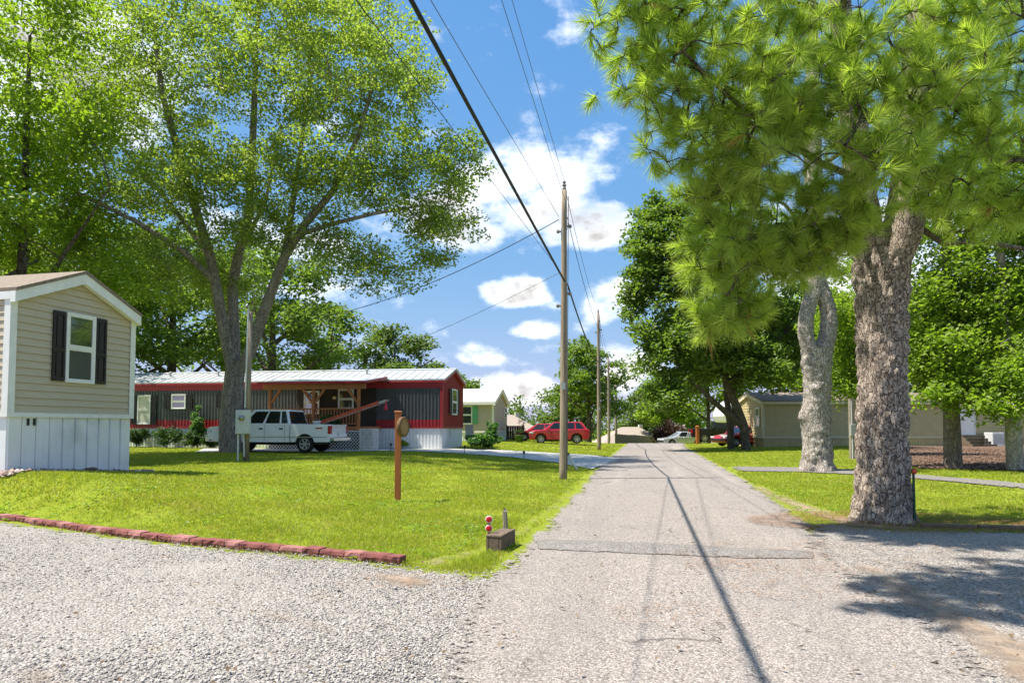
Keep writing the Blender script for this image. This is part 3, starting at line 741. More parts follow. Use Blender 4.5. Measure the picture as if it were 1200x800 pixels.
# roof vents
for px in (200, 256, 430):
    v = frB.hit(px, 441, y=1.2); zr = zB(518, 445) + (zB(530, 434, 38.1) - zB(518, 445)) * 1.2 / 2.15 + .05
    MB().lathe((v.x, 1.2, zr), (0, 0, 1), [(0, .05), (.22, .05), (.225, .1), (.3, .1), (.34, .03)], 10).build('vent_pipe', 'galvanised', B)
# porch
PY = -2.7
xp = [frB.hit(p, 500, y=PY).x for p in (316, 367, 420)]
zdk = zB(518, 500) + .02; zpr = frB.hit(366, 456, y=PY).z
m = MB().box(xp[0] - .15, PY - .1, zdk - .18, xp[2] + .15, -.06, zdk); m.build('porch_deck', 'cedar', B)
for x in xp:
    MB().box(x - .07, PY - .07, zdk, x + .07, PY + .07, zpr).build('porch_post', 'cedar', B, bevel=.01, seg=1)
    for sg in (-1, 1):
        if (x == xp[0] and sg < 0) or (x == xp[2] and sg > 0): continue
        MB().prism([(x + sg*.075, PY - .05, zpr - .75), (x + sg*.6, PY - .05, zpr - .08), (x + sg*.6, PY - .05, zpr - .0), (x + sg*.5, PY - .05, zpr - .0), (x + sg*.075, PY - .05, zpr - .6)], (0, .1, 0)).build('porch_brace', 'cedar', B)
MB().box(xp[0] - .35, PY - .08, zpr + .001, xp[2] + .35, PY + .08, zpr + .26).build('porch_beam', 'cedar', B)
zf = zB(518, 445)
MB().prism([(xp[0] - .5, PY - .35, zpr + .30), (xp[0] - .5, -.14, zf + .13), (xp[0] - .5, -.14, zf + .20), (xp[0] - .5, PY - .35, zpr + .37)], (xp[2] - xp[0] + 1.0, 0, 0)).build('porch_roof', 'metal_roof', B)
MB().box(xp[0] - .52, PY - .38, zpr + .27, xp[2] + .52, PY - .352, zpr + .38).build('porch_fascia', 'red_panel', B)
MB().prism([(xp[2] + .505, PY - .38, zpr + .27), (xp[2] + .505, -.1, zf + .05), (xp[2] + .505, -.1, zf + .22), (xp[2] + .505, PY - .38, zpr + .38)], (.03, 0, 0)).build('porch_fascia', 'red_panel', B)
for a, b in ((xp[0], xp[1]), (xp[1], xp[2])):
    r_ = MB(); r_.box(a + .075, PY - .04, zdk + .85, b - .075, PY + .04, zdk + .92); r_.box(a + .075, PY - .03, zdk + .1, b - .075, PY + .03, zdk + .16)
    ro_ = r_.build('railing', 'cedar', B)
    k = int((b - a) / .16)
    for i in range(1, k):
        x = a + (b - a) * i / k; MB().box(x - .022, PY - .022, zdk + .161, x + .022, PY + .022, zdk + .849).build('baluster', 'cedar', ro_)
def lattice(x0, x1, z0, z1, y, name, parent):
    m = MB(); st = .17; n = int((x1 - x0 + z1 - z0) / st) + 1
    for i in range(n):
        for sg in (1, -1):
            s = x0 + i * st if sg > 0 else x1 - i * st
            def clipx(x, z):  # walk the slanted strip inside the panel
                return x
            pts = []
            for z in (z0, z1):
                pts.append((s - sg * (z - z0), z))
            (xa, za), (xb, zb_) = pts
            lo, hi = x0, x1
            def cut(xa, za, xb, zb_, lim, keep_gt):
                if (xa > lim) == (xb > lim): return None
                t = (lim - xa) / (xb - xa); return (lim, za + (zb_ - za) * t)
            P = [(xa, za), (xb, zb_)]
            for lim, gt in ((lo, True), (hi, False)):
                ins = [p[0] > lim + 1e-6 if gt else p[0] < lim - 1e-6 for p in P]
                if not any(ins): P = []; break
                if not all(ins):
                    c = cut(*P[0], *P[1], lim, gt)
                    if c is None: continue
                    P = [P[0] if ins[0] else c, P[1] if ins[1] else c]
            if len(P) < 2: continue
            (xa, za), (xb, zb_) = P; yy = y - (.008 if sg > 0 else 0)
            m.prism([(xa - .022, yy, za), (xa + .022, yy, za), (xb + .022, yy, zb_), (xb - .022, yy, zb_)], (0, -.007, 0))
    m.box(x0, y - .03, z1, x1, y, z1 + .05); m.box(x0 - .04, y - .03, z0, x0 - .001, y, z1); m.box(x1 + .001, y - .03, z0, x1 + .04, y, z1)
    return m.build(name, 'lattice_white', parent)
xl1 = frB.hit(422, 500, y=PY).x
MB().box(xp[0] - .1, PY + .12, -.3, xl1, PY + .16, zdk - .19).build('porch_shade_backing', 'porch_shade_dark', B)  # added dark sheet behind the lattice, shade under the deck as colour
MB().box(xp[0] + .1, -.055, zdk + .02, xp[2] - .1, -.035, zpr + .2).build('porch_shade_panel', 'porch_shade_dark', B)  # dark cladding panel with the deep porch shade put into its colour
lattice(xp[0] - .1, xl1, -.1, zdk - .25, PY - .06, 'lattice', B)
xs0, xs1 = frB.hit(424, 500, y=PY - .2).x, frB.hit(440, 500, y=PY - .2).x
st_ = MB(); 
for r_i in range(7):
    for c_i in range(4):
        w_ = (xs1 - xs0) / 4; o_ = (r_i % 2) * .0
        st_.box(xs0 + c_i*w_ + .008, PY - .5, -.06 + r_i*.16, xs0 + (c_i+1)*w_ - .008, PY + .3, -.06 + r_i*.16 + .148)
st_.build('porch_pier', 'painted_brick', B)
MB().lathe(tuple(frB.hit(392, 464, y=-.2)), (0, 0, -1), [(0, .02), (.05, .1), (.16, .1), (.18, .03)], 10).build('porch_light', 'bulb_glow', B)
MB().box(0, -.4, 0, .45, -.02, .9).build('electric_meter', 'galvanised', B).location = (.15, 4.9, .35)
FOOT.append([tuple(frB.world(a, b))[:2] for a, b in ((xp[0] - .5, PY - .3), (xs1 + .2, PY - .3), (xs1 + .2, .2), (xp[0] - .5, .2))])

# ---- home C: tan, white metal roof, green shutters
C0 = at(578, 500, 54.0); thC = R(-11); baseC = gz(C0.x, C0.y) - .02
zC = lambda px, py, Y=54.0: at(px, py, Y).z - baseC
C, frC = home('mobile_home', 'tan mobile home with mint green shutters and white metal roof', (C0.x, C0.y, baseC), thC, -15, 0, 5.2,
    zC(578, 505.5), zC(578, 470), zC(590, 457, 56.6), 'lap', 'siding_tan', 'white_skirt', 'metal_roof_cream', 'white_trim', over=.35, roof_rib=.6, lap_h=.2, ends=.15, eave_d=.2)
win_front(C, frC, 541.5, 553, 476, 496, shutters='green_shutter', sw=.42)
hc = frC.hit(591.5, 489, x=0.0); hc2 = frC.hit(591.5, 478, x=0)
window(C, (.03, hc.y, hc.z), (0, 1, 0), (1, 0, 0), .8, hc2.z - hc.z)

# ---- home D: long khaki home beyond the mulch bed, gable towards the road
D0 = at(894, 500, 47.0); thD = R(3); baseD = gz(D0.x, D0.y) - .02
zD = lambda px, py, Y=47.0: at(px, py, Y).z - baseD
D, frD = home('mobile_home', 'long khaki lap sided mobile home above the mulched slope', (D0.x, D0.y, baseD), thD, 0, 26, 4.6,
    zD(894, 512), zD(894, 469.5), zD(888, 461, 49.3), 'lap', 'siding_khaki', 'siding_khaki', 'shingle', 'khaki_trim', over=.3, lap_h=.2, ends=.1, eave_d=.22)
hd = frD.hit(1123, 509, y=0); hd2 = frD.hit(1141, 471, y=0)
dr = window(D, ((hd.x + hd2.x) / 2, -.03, hd.z + .02), (1, 0, 0), (0, -1, 0), hd2.x - hd.x - .1, hd2.z - hd.z - .02, pane='white_trim', mull=False, name='door')
for yy, zz in ((.9, 1.9), (.9, 2.9)):
    pass
for px in (889,):
    q = frD.hit(px, 490, x=0)
    window(D, (-.03, q.y, 1.5), (0, -1, 0), (-1, 0, 0), .6, 1.2)
stp = thing('porch_steps', 'weathered wooden steps below the white door of the khaki home', 'steps', tuple(frD.world((hd.x + hd2.x) / 2 + .3, -.06, 0)), thD)
for i in range(4):
    zt = hd.z - .05 - i * .2
    MB().box(-.8, -.35 - i*.28, zt - .05, .9, -.08 - i*.28, zt).build('tread', 'steps_wood', stp)
for x in (-.84, .905):
    MB().prism([(x, -.08, -.2), (x, -.08, hd.z - .07), (x, -1.2, hd.z - .75), (x, -1.2, -.2)], (.035, 0, 0)).build('stringer', 'steps_wood', stp)
q = frD.hit(1165, 516, y=-.7)
ac = thing('air_conditioner', 'pale grey outdoor air conditioning unit beside the wooden steps', 'air conditioner', tuple(frD.world(q.x, -.7, gz(*tuple(frD.world(q.x, -.7))[:2]) - baseD)), thD)
MB().box(-.42, -.4, .06, .42, .4, .95).build('cabinet', 'meter_grey', ac, bevel=.03)
m = MB(); [m.box(-.38, -.415, .16 + i*.07, .38, -.402, .185 + i*.07) for i in range(10)]; m.build('louvre', 'galvanised', ac)
MB().lathe((0, 0, .951), (0, 0, 1), [(0, .32), (.02, .32), (.03, .28)], 18).build('fan_guard', 'dark_plastic', ac)
MB().box(-.5, -.48, -.15, .5, .48, .058).build('pad', 'concrete', ac)

# ---- far houses behind the fence
def far_house(px, Y, w, d, hw, hr, rz, label, wallm='siding_tan', ztop=None):
    X = (px - 600) / 800 * Y; z = gz(X, Y); r_ = thing('house', label, 'house', (X, Y, z), rz)
    MB().box(-w/2, -d/2, -.3, w/2, d/2, hw).build('wall', wallm, r_)
    o = .5; k = min(w, d) * .42
    v = [(-w/2 - o, -d/2 - o, hw), (w/2 + o, -d/2 - o, hw), (w/2 + o, d/2 + o, hw), (-w/2 - o, d/2 + o, hw), (-w/2 + k, 0, hr), (w/2 - k, 0, hr)]
    v2 = [(a, b, c - .2) for a, b, c in v[:4]]
    m = MB().add(v + v2, [(0, 1, 5, 4), (1, 2, 5), (2, 3, 4, 5), (3, 0, 4), (6, 7, 1, 0), (7, 8, 2, 1), (8, 9, 3, 2), (9, 6, 0, 3), (9, 8, 7, 6)])
    rf = m.build('roof', 'shingle_far', r_); MB().box(w*.15, .3, hr - .9, w*.15 + .5, .9, hr + .3).build('chimney', 'painted_brick', rf)
    for i in range(3):
        x = -w/2 + w * (i + .5) / 3; wo = MB().box(x - .5, -d/2 - .04, 1.0, x + .5, -d/2 - .001, 2.2).build('window', 'white_trim', r_); MB().box(x - .42, -d/2 - .055, 1.08, x + .42, -d/2 - .041, 2.12).build('pane', 'window_glass', wo)
    return r_
far_house(738, 92, 9, 8, 2.5, 4.9, R(4), 'house with a broad brown hip roof behind the plank fence')
far_house(800, 110, 11, 9, 2.6, 6.3, R(-4), 'house with a tan hip roof behind the dark plum shrub')
far_house(612, 100, 8, 8, 2.5, 5.2, R(14), 'low house with brown hip roof beyond the parked red cars')
far_house(638, 112, 9, 8, 2.5, 5.4, R(8), 'small house with pale brown roof beyond the red utility vehicle')
far_house(596, 84, 6, 7, 3.0, 5.0, R(10), 'white walled outbuilding behind the tan home', 'white_trim')

# ---- plank fence across the end of the road
f0, f1 = at(722, 515, 76), at(806, 515, 80); L = (f1 - f0).length; thF = math.atan2(f1.y - f0.y, f1.x - f0.x)
zf0 = gz(f0.x, f0.y)
fence = thing('plank_fence', 'brown privacy fence of upright planks across the road end', 'fence', (f0.x, f0.y, zf0), thF)
m = MB(); k = int(L / .15)
for i in range(k):
    p_ = Frame((f0.x, f0.y, 0), thF).world(i*.15, 0); zz = gz(p_.x, p_.y) - zf0
    h = 1.95 + random.uniform(-.03, .03); m.box(i*.15, -.012, zz - .05, i*.15 + .135, .012, zz + h)
m.build('planks', 'fence_wood', fence)['kind'] = 'stuff'
for i in range(int(L / 2.4) + 1):
    p_ = Frame((f0.x, f0.y, 0), thF).world(i*2.4, 0); zz = gz(p_.x, p_.y) - zf0
    MB().box(i*2.4 - .05, .06, zz - .4, i*2.4 + .05, .16, zz + 2.0).build('post', 'fence_wood', fence)
for z in (.4, 1.5): 
    zz1 = gz(f1.x, f1.y) - zf0
    MB().prism([(0, .014, z), (L, .014, z + zz1), (L, .014, z + zz1 + .09), (0, .014, z + .09)], (0, .04, 0)).build('rail', 'fence_wood', fence)

# ================================================================== vehicles (front at local x = 0, facing -x)
def wheel(root, x, y, r, w, side):
    t = MB()._lathe2(Vector((x, y, r)), Vector((0, side, 0)), [(-w/2, r*.62), (-w/2, r*.93), (-w*.38, r), (w*.38, r), (w/2, r*.93), (w/2, r*.66), (w*.40, r*.63)], 26)
    to = t.build('wheel', 'rubber', root, True)
    rm = MB()._lathe2(Vector((x, y, r)), Vector((0, side, 0)), [(w*.0, r*.63), (w*.44, r*.65), (w*.47, r*.60), (w*.36, r*.55), (w*.30, r*.2), (w*.42, r*.14), (w*.43, .001)], 26)
    ro = rm.build('rim', 'alloy', to, True)
    sp = MB()
    for k in range(6):
        a = k * math.pi / 3; c, s = math.cos(a), math.sin(a)
        P = [(x + c*r*.15 - s*r*.09, z_, r + s*r*.15 + c*r*.09) for z_ in (0,)]
        q = [Vector((x + c*r*rr - s*r*ww, y + side*(w*.45), r + s*r*rr + c*r*ww)) for rr, ww in ((.12, -.08), (.12, .08), (.58, .11), (.58, -.11))]
        sp.prism(q if side < 0 else q[::-1], (0, -side*.03, 0))
    sp.build('spoke', 'alloy', to)
    dk = MB()._lathe2(Vector((x, y, r)), Vector((0, side, 0)), [(w*.24, r*.54), (w*.26, r*.54), (w*.27, .01)], 20); dk.build('brake_disc', 'dark_plastic', to)
    return to
def vehicle(name, label, cat, loc, rz, S, scale=1.0):
    root = thing(name, label, cat, loc, rz); W, paint = S['W'], S['paint']; hw = W / 2; zc = S['zc']; wr = S['wr']; ra = wr * 1.17
    def arch(xa):
        a0 = math.asin(max(-1, min(1, (zc - wr) / ra))); out = []
        for i in range(13):
            a = a0 + (math.pi - 2*a0) * i / 12; out.append((xa + ra*math.cos(a), wr + ra*math.sin(a)))
        return out                                        # from rear to front
    def bottom(xr, xf, axles):                            # from rear to front along the sill
        pts = [(xr, zc)]
        for xa in sorted(axles, reverse=True): pts += arch(xa)
        return pts + [(xf, zc)]
    up = S['upper']; bed = S.get('bed')
    if bed:
        b0, b1, zr, zfl = bed
        cabpts = [p for p in up if p[0] <= b0]
        poly = cabpts + [(b0 - .03, S['cabin'][4])] + bottom(b0 - .03, cabpts[0][0], [S['axles'][0]])[0:-1]
        MB().prism([(x, -hw, z) for x, z in poly], (0, W, 0)).build('body', paint, root, bevel=.045)
        side = [(b0 + .01, zr), (b1, zr), (b1 + .02, zr - .12), (b1, zc + .16)] + bottom(b1 - .03, b0 + .01, [S['axles'][1]])
        for y0 in (-hw, hw - .12):
            MB().prism([(x, y0, z) for x, z in side], (0, .12, 0)).build('bed_side', paint, root, bevel=.025)
        MB().box(b0 + .01, -hw + .125, zfl - .1, b1 - .06, hw - .125, zfl).build('bed_floor', 'dark_plastic', root)
        MB().box(b0 + .01, -hw + .125, zfl + .001, b0 + .07, hw - .125, zr - .02).build('bed_front', paint, root)
        MB().box(b1 - .055, -hw + .13, zc + .18, b1 + .01, hw - .13, zr - .01).build('tailgate', paint, root, bevel=.02)
    else:
        poly = up + bottom(up[-1][0] - .02, up[0][0], S['axles'])
        MB().prism([(x, -hw, z) for x, z in poly], (0, W, 0)).build('body', paint, root, bevel=.07, seg=3)
    MB().box(S['axles'][0] - .1, -hw + .25, zc - .12, S['axles'][1] + .4, hw - .25, wr + .12).build('chassis', 'dark_plastic', root)
    for xa in S['axles']: MB().box(xa - ra - .04, -hw + .27, zc, xa + ra + .04, hw - .27, wr + ra + .03).build('wheel_well', 'dark_plastic', root)
    # cabin
    xb0, xt0, xt1, xb1, zb, zt, ins = S['cabin']; yb = hw - .035; yt = hw - ins
    v = lambda x, y, z: Vector((x, y, z))
    cab = MB().hexa([v(xb0, -yb, zb - .03), v(xb1, -yb, zb - .03), v(xb1, yb, zb - .03), v(xb0, yb, zb - .03)], [v(xt0, -yt, zt), v(xt1, -yt, zt), v(xt1, yt, zt), v(xt0, yt, zt)])
    cab.build('cabin', paint, root, bevel=.055, seg=3)
    def edge(t, h):                                       # a point on the side plane: t along, h up
        return (xb0 + (xb1 - xb0)*t) * (1 - h) + (xt0 + (xt1 - xt0)*t) * h
    for sg in (-1, 1):
        for t0, t1, t0t, t1t in S['windows']:
            h0, h1 = .12, .88
            P = []
            for t, h in ((t0, h0), (t1, h0), (t1t, h1), (t0t, h1)):
                P.append(v(edge(t, h), sg * (yb + (yt - yb)*h + .004), (zb - .03) + (zt - zb + .03)*h))
            MB().prism(P, (0, sg * .008, 0)).build('window', 'car_glass', root)
    for x_b, x_t, sg, nm in ((xb0, xt0, -1, 'windscreen'), (xb1, xt1, 1, 'rear_window')):
        h0, h1 = .1, .88; P = []
        for yy, h in ((-.86, h0), (.86, h0), (.86, h1), (-.86, h1)):
            P.append(v(x_b + (x_t - x_b)*h + sg*.006, yy * (yb + (yt - yb)*h), (zb - .03) + (zt - zb + .03)*h))
        MB().prism(P, (sg*.008, 0, .004)).build(nm, 'car_glass', root)
    for sg in (-1, 1):
        for xa in S['axles']: wheel(root, xa, sg * (hw - .13), wr, .24, sg)
        for x, z in S['handles']:
            MB().box(x - .09, sg*(hw + .002) - .012, z - .035, x + .09, sg*(hw + .002) + .012, z + .035).build('door_handle', S.get('handle_mat', 'dark_plastic'), root, bevel=.01, seg=1)
        for x in S['seams']:
            MB().box(x - .006, sg*hw - .003, zc + .08, x + .006, sg*hw + .003, zb - .02).build('door_seam', 'dark_plastic', root)
        mx, mz = S['mirror']
        MB().box(mx - .1, min(sg*(hw + .01), sg*(hw + .2)), mz - .08, mx + .06, max(sg*(hw + .01), sg*(hw + .2)), mz + .09).build('mirror', S.get('mirror_mat', 'dark_plastic'), root, bevel=.03)
        x0, x1, z0, z1 = S['headlight']
        MB().box(x0 - .012, min(sg*(hw - .42), sg*(hw + .006)), z0, x1, max(sg*(hw - .42), sg*(hw + .006)), z1).build('headlight', 'lamp_clear', root, bevel=.02)
        x0, x1, z0, z1 = S['taillight']
        MB().box(x0, min(sg*(hw - .17), sg*(hw + .008)), z0, x1 + .02, max(sg*(hw - .17), sg*(hw + .008)), z1).build('taillight', 'lamp_red', root, bevel=.015)
    fx, rx = S['bumpers']; L = S['L']
    for x0, x1, z0, z1, nm, mt in S['bars']:
        MB().box(x0, -hw + .03, z0, x1, hw - .03, z1).build(nm, mt, root, bevel=.03)
    MB().box(L - .008 + S.get('plate_dx', 0), -.16, S['plate_z'], L + .02 + S.get('plate_dx', 0), .16, S['plate_z'] + .15).build('number_plate', 'white_trim', root)
    return root

PICKUP = dict(L=5.85, W=1.95, zc=.46, wr=.38, axles=(.95, 4.6), paint='paint_white',
    upper=[(.02, .62), (.0, 1.02), (.10, 1.13), (.55, 1.17), (1.62, 1.24), (3.9, 1.24)], cabin=(1.42, 2.12, 3.72, 3.9, 1.24, 1.90, .17),
    bed=(3.92, 5.78, 1.24, .78), windows=[(.10, .47, .13, .475), (.52, .80, .51, .80), (.84, .965, .84, .95)], handles=[(2.55, 1.05), (3.5, 1.05)], seams=[1.72, 2.72, 3.68],
    mirror=(1.85, 1.30), headlight=(.0, .22, .84, 1.06), taillight=(5.66, 5.79, .82, 1.18), bumpers=(0, 0),
    bars=[(-.12, .12, .48, .72, 'front_bumper', 'chrome'), (-.015, .02, .76, 1.08, 'grille', 'chrome'), (5.76, 5.98, .50, .68, 'rear_bumper', 'chrome')], plate_z=.76, plate_dx=-.03)
SUV = dict(L=4.65, W=1.86, zc=.30, wr=.36, axles=(.93, 3.66), paint='paint_red',
    upper=[(.06, .42), (.0, .70), (.10, .88), (.45, 1.0), (1.30, 1.08), (2.6, 1.10), (4.45, 1.14), (4.62, 1.0), (4.65, .62), (4.55, .40)], cabin=(1.10, 1.95, 4.05, 4.52, 1.09, 1.66, .26),
    windows=[(.10, .40, .05, .40), (.43, .70, .43, .72), (.74, .94, .76, .90)], handles=[(2.15, .98), (3.12, 1.0)], seams=[1.42, 2.45, 3.4], handle_mat='paint_red', mirror_mat='paint_red',
    mirror=(1.55, 1.12), headlight=(.05, .38, .76, .88), taillight=(4.40, 4.63, .90, 1.06), bumpers=(0, 0),
    bars=[(-.015, .06, .46, .72, 'grille', 'dark_plastic'), (1.35, 3.2, .28, .36, 'sill', 'dark_plastic'), (4.5, 4.68, .36, .52, 'rear_bumper', 'dark_plastic')], plate_z=.68)
SEDAN = dict(L=4.6, W=1.8, zc=.26, wr=.32, axles=(.92, 3.6), paint='paint_red',
    upper=[(.06, .36), (.0, .60), (.12, .72), (.5, .80), (1.25, .90), (3.9, .96), (4.45, .94), (4.6, .78), (4.56, .38)], cabin=(1.12, 2.0, 3.25, 4.05, .92, 1.43, .28),
    windows=[(.12, .46, .06, .47), (.50, .84, .53, .90)], handles=[(2.2, .84), (3.1, .86)], seams=[1.45, 2.4, 3.3], handle_mat='chrome', mirror_mat='paint_red',
    mirror=(1.62, .97), headlight=(.03, .36, .60, .72), taillight=(4.36, 4.58, .70, .86), bumpers=(0, 0),
    bars=[(-.015, .05, .38, .56, 'grille', 'dark_plastic'), (4.48, 4.63, .34, .48, 'rear_bumper', 'dark_plastic')], plate_z=.58)
VLIST = []
def place(name, label, cat, px, Y, rz, S, back=False, z=None, **over):
    X = (px - 600) / 800 * Y; T = dict(S); T.update(over)
    # px is the pixel column of the vehicle's middle
    c, s = math.cos(rz), math.sin(rz); loc = Vector((X - c * S['L']/2, Y - s * S['L']/2))
    zz = gz(X, Y) if z is None else z
    return vehicle(name, label, cat, (loc.x, loc.y, zz + .035), rz, T)
truck = place('pickup_truck', 'white crew cab pickup truck carrying an orange ladder in its bed', 'pickup truck', 327.5, 31.2, R(-8), PICKUP)
MB().box(5.1, -.985, 1.04, 5.42, -.977, 1.10).build('decal', 'lamp_red', truck)
MB().box(1.75, -.98, .66, 5.6, -.976, .70).build('side_moulding', 'chrome', truck)
place('utility_vehicle', 'bright red utility vehicle parked side-on behind the utility pole', 'car', 655, 53.0, R(-3), SUV)
place('sedan_car', 'dark red car parked behind the bright red utility vehicle', 'car', 634, 57.5, R(-2), SEDAN)
place('pickup_truck', 'black pickup truck parked by the brown post', 'pickup truck', 846, 62.0, R(172), PICKUP, paint='paint_black')
place('sedan_car', 'silver car parked beside the plank fence', 'car', 799, 69.0, R(8), SEDAN, paint='paint_silver', mirror_mat='paint_silver')
place('sedan_car', 'red car parked behind the leaning trunk', 'car', 872, 49.5, R(20), SEDAN)

# ---- ladder and load in the truck bed
frT = Frame(truck.location, R(-8))
lad = thing('ladder', 'orange fibreglass extension ladder slanting out of the white pickup bed', 'ladder', tuple(frT.world(4.35, 0.1, .80)), R(-8))
La = 3.3; sl = .33
for y in (-.25, .25):
    MB().prism([(0, y - .025, .26), (La, y - .025, .26 + La*sl), (La, y - .025, .39 + La*sl), (0, y - .025, .39)], (0, .05, 0)).build('rail', 'ladder_orange', lad)
for y in (-.17, .17):
    MB().prism([(.35, y - .016, .395), (La + .35, y - .016, .395 + La*sl), (La + .35, y - .016, .475 + La*sl), (.35, y - .016, .475)], (0, .03, 0)).build('fly_rail', 'ladder_alu', lad)
for i in range(13):
    x = .2 + i*.24; MB().tube([(x, -.19, .345 + x*sl), (x, .19, .345 + x*sl)], .017, 8).build('rung', 'ladder_alu', lad)
m = MB(); n0 = 5
m.add([(La + .3, -.2 + .1*i, .42 + La*sl - .0 - .0*j - .35*j/4 + .02*math.sin(i*2+j)) if False else (La + .28 + .035*math.sin(j*1.3 + i), -.2 + .09*i, .43 + La*sl - .11*j) for j in range(5) for i in range(5)], [(j*5+i, j*5+i+1, j*5+i+6, j*5+i+5) for j in range(4) for i in range(4)])
fl = m.build('warning_flag', 'flag_red', lad, True); sd = fl.modifiers.new('solid', 'SOLIDIFY'); sd.thickness = .012
tb = thing('tool_box', 'pale metal tool chest in the white pickup bed', 'tool box', tuple(frT.world(4.25, -.35, .815)), R(-8))
MB().box(-.2, -.35, 0, .25, .9, .40).build('chest', 'galvanised', tb, bevel=.02); MB().box(-.22, -.37, .401, .27, .92, .46).build('lid', 'galvanised', tb, bevel=.015)
bk = thing('bucket', 'pale plastic bucket standing in the white pickup bed', 'bucket', tuple(frT.world(5.0, -.62, .79)), R(-8))
MB()._lathe2(Vector((0, 0, 0)), Vector((0, 0, 1)), [(0, .13), (.55, .17), (.56, .185), (.60, .185), (.60, .15), (.45, .14)], 18).build('pail', 'white_metal', bk, True)
MB().tube([(-.17, 0, .55), (-.12, 0, .66), (0, 0, .70), (.12, 0, .66), (.17, 0, .55)], .008, 6).build('handle', 'galvanised', bk)

# ---- camper trailer behind the big shade tree
rv = thing('camper_trailer', 'white fifth wheel camper with rounded nose behind the shade tree', 'camper', tuple(onground((872 - 600)/800*56, 56)), R(6))
pr = [(-2.0, 1.75), (-2.25, 2.3), (-1.95, 3.05), (-1.35, 3.5), (-.6, 3.6), (6.5, 3.6), (6.6, .75), (.4, .75), (.3, 1.7)]
MB().prism([(x, -1.2, z) for x, z in pr], (0, 2.4, 0)).build('body', 'rv_white', rv, bevel=.12, seg=3)
MB().box(-1.6, -1.215, 2.35, -.7, -1.204, 2.95).build('window', 'car_glass', rv, bevel=.005)
MB().box(1.2, -1.215, 1.9, 2.4, -1.204, 2.6).build('window', 'car_glass', rv); MB().box(3.4, -1.22, .85, 4.1, -1.204, 2.8).build('door', 'white_trim', rv)
MB().box(-1.9, -1.212, 1.95, 6.4, -1.204, 2.1).build('stripe', 'galvanised', rv)
for x in (3.2, 4.1):
    for sg in (-1, 1): wheel(rv, x, sg*1.05, .38, .22, sg)
MB().box(.6, -.9, .45, 6.3, .9, .74).build('chassis', 'dark_plastic', rv)
for y in (-.9, .9): MB().box(.7, y - .05, -.1, .8, y + .05, .45).build('landing_leg', 'galvanised', rv)

# ================================================================== poles and wires
def utility_pole(px, py, Y, top, label, r=.15, lean=0, extra=True):
    X = at(px, py, Y).x; z = gz(X, Y); r_ = thing('utility_pole', label, 'utility pole', (X, Y, z), 0, 'utility poles beside the road')
    H = top; n = 14
    MB().tube([(lean*(i/n), .02*math.sin(i*1.3), -.3 + (H + .3)*i/n) for i in range(n + 1)], [r*(1 - .34*i/n) for i in range(n + 1)], 14, wob=lambda P, d, i: 1 + .05*noise.noise(P*3 + d*2)).build('shaft', 'pole_wood', r_, True)
    if extra:
        MB().lathe((lean, 0, H + .001), (0, 0, 1), [(0, .05), (.06, .06), (.10, .035), (.15, .07), (.19, .03), (.24, .055), (.28, .02)], 10).build('insulator', 'porcelain', r_)
        for z_, sgn in ((H - 1.05, 1), (H - 1.2, -1), (H - 3.0, 1), (H - 3.35, -1)):
            MB().lathe((lean*z_/H + sgn*r*.72, 0, z_), (sgn, 0, 0), [(0, .03), (.05, .03), (.06, .055), (.12, .055), (.14, .02)], 8).build('insulator', 'porcelain', r_)
            MB().box(lean*z_/H + sgn*r*.62 - .02, -.05, z_ - .09, lean*z_/H + sgn*r*.62 + .02, .05, z_ + .09).build('bracket', 'galvanised', r_)
        MB().tube([(lean + .11, -.09, H - .2), (.13, -.12, H*.5), (r*.98, -.06, .3)], .012, 5).build('ground_wire', 'cable_grey', r_)
        MB().box(-.06, -r - .028, 2.55, .06, -r - .004, 2.75).build('tag_plate', 'galvanised', r_)
    return r_
P1 = utility_pole(660, 562, 19.4, 8.3, 'tall brown wooden utility pole carrying the thick black cable', .112, .06)
def guy_guard():
    b = Vector((at(677, 545, 24).x, 24.0, 0)); b.z = gz(b.x, b.y); r_ = thing('guy_guard', 'leaning pale plastic tube by the driveway behind the utility pole', 'guard tube', tuple(b))
    MB().tube([(0, 0, -.05), (-.32, .05, .5)], .045, 10).build('tube', 'meter_grey', r_)
    MB().tube([(-.325, .05, .505), (-.36, .055, .58)], .06, 10).build('cap', 'dark_plastic', r_)
guy_guard()
P2 = utility_pole(702, 527, 44, 8.8, 'grey weathered utility pole standing on the verge beyond the driveway', .125)
P3 = utility_pole(713.5, 521, 66, 8.3, 'slim utility pole near the plank fence', .13)
P4 = utility_pole(722, 521, 84, 9.3, 'slender pale utility pole rising behind the plank fence', .16)
def wire(name, label, a, b, sag, r, mat, n=28, cat='cable', group=None, mid=None):
    a, b = Vector(a), Vector(b); pts = []
    for i in range(n + 1):
        t = i / n; p = a.lerp(b, t); p.z -= sag * 4 * t * (1 - t); pts.append(p)
    return tag(MB().tube(pts, r, 6).build(name, mat, None, True), label, cat, group)
p1 = P1.location; p2 = P2.location; p3 = P3.location; p4 = P4.location
top1 = Vector((p1.x + .06, p1.y, p1.z + 8.58)); b1 = Vector((p1.x + .17, p1.y, 5.62))
def extend(a, px, py, Y, Yend, sag_at):           # straight line from a through the pixel at depth Y, out to Yend
    q = at(px, py, Y); t = (Yend - a.y) / (q.y - a.y); return a + (q - a) * t
wire('overhead_cable', 'thick black cable bundle sagging above the road from the wooden pole', (p1.x + .05, p1.y - .16, 5.62), extend(Vector((p1.x, p1.y, 5.62)), 477, 0, 7.0, -20, 0) + Vector((0, 0, .25)), .12, .027, 'cable_black')
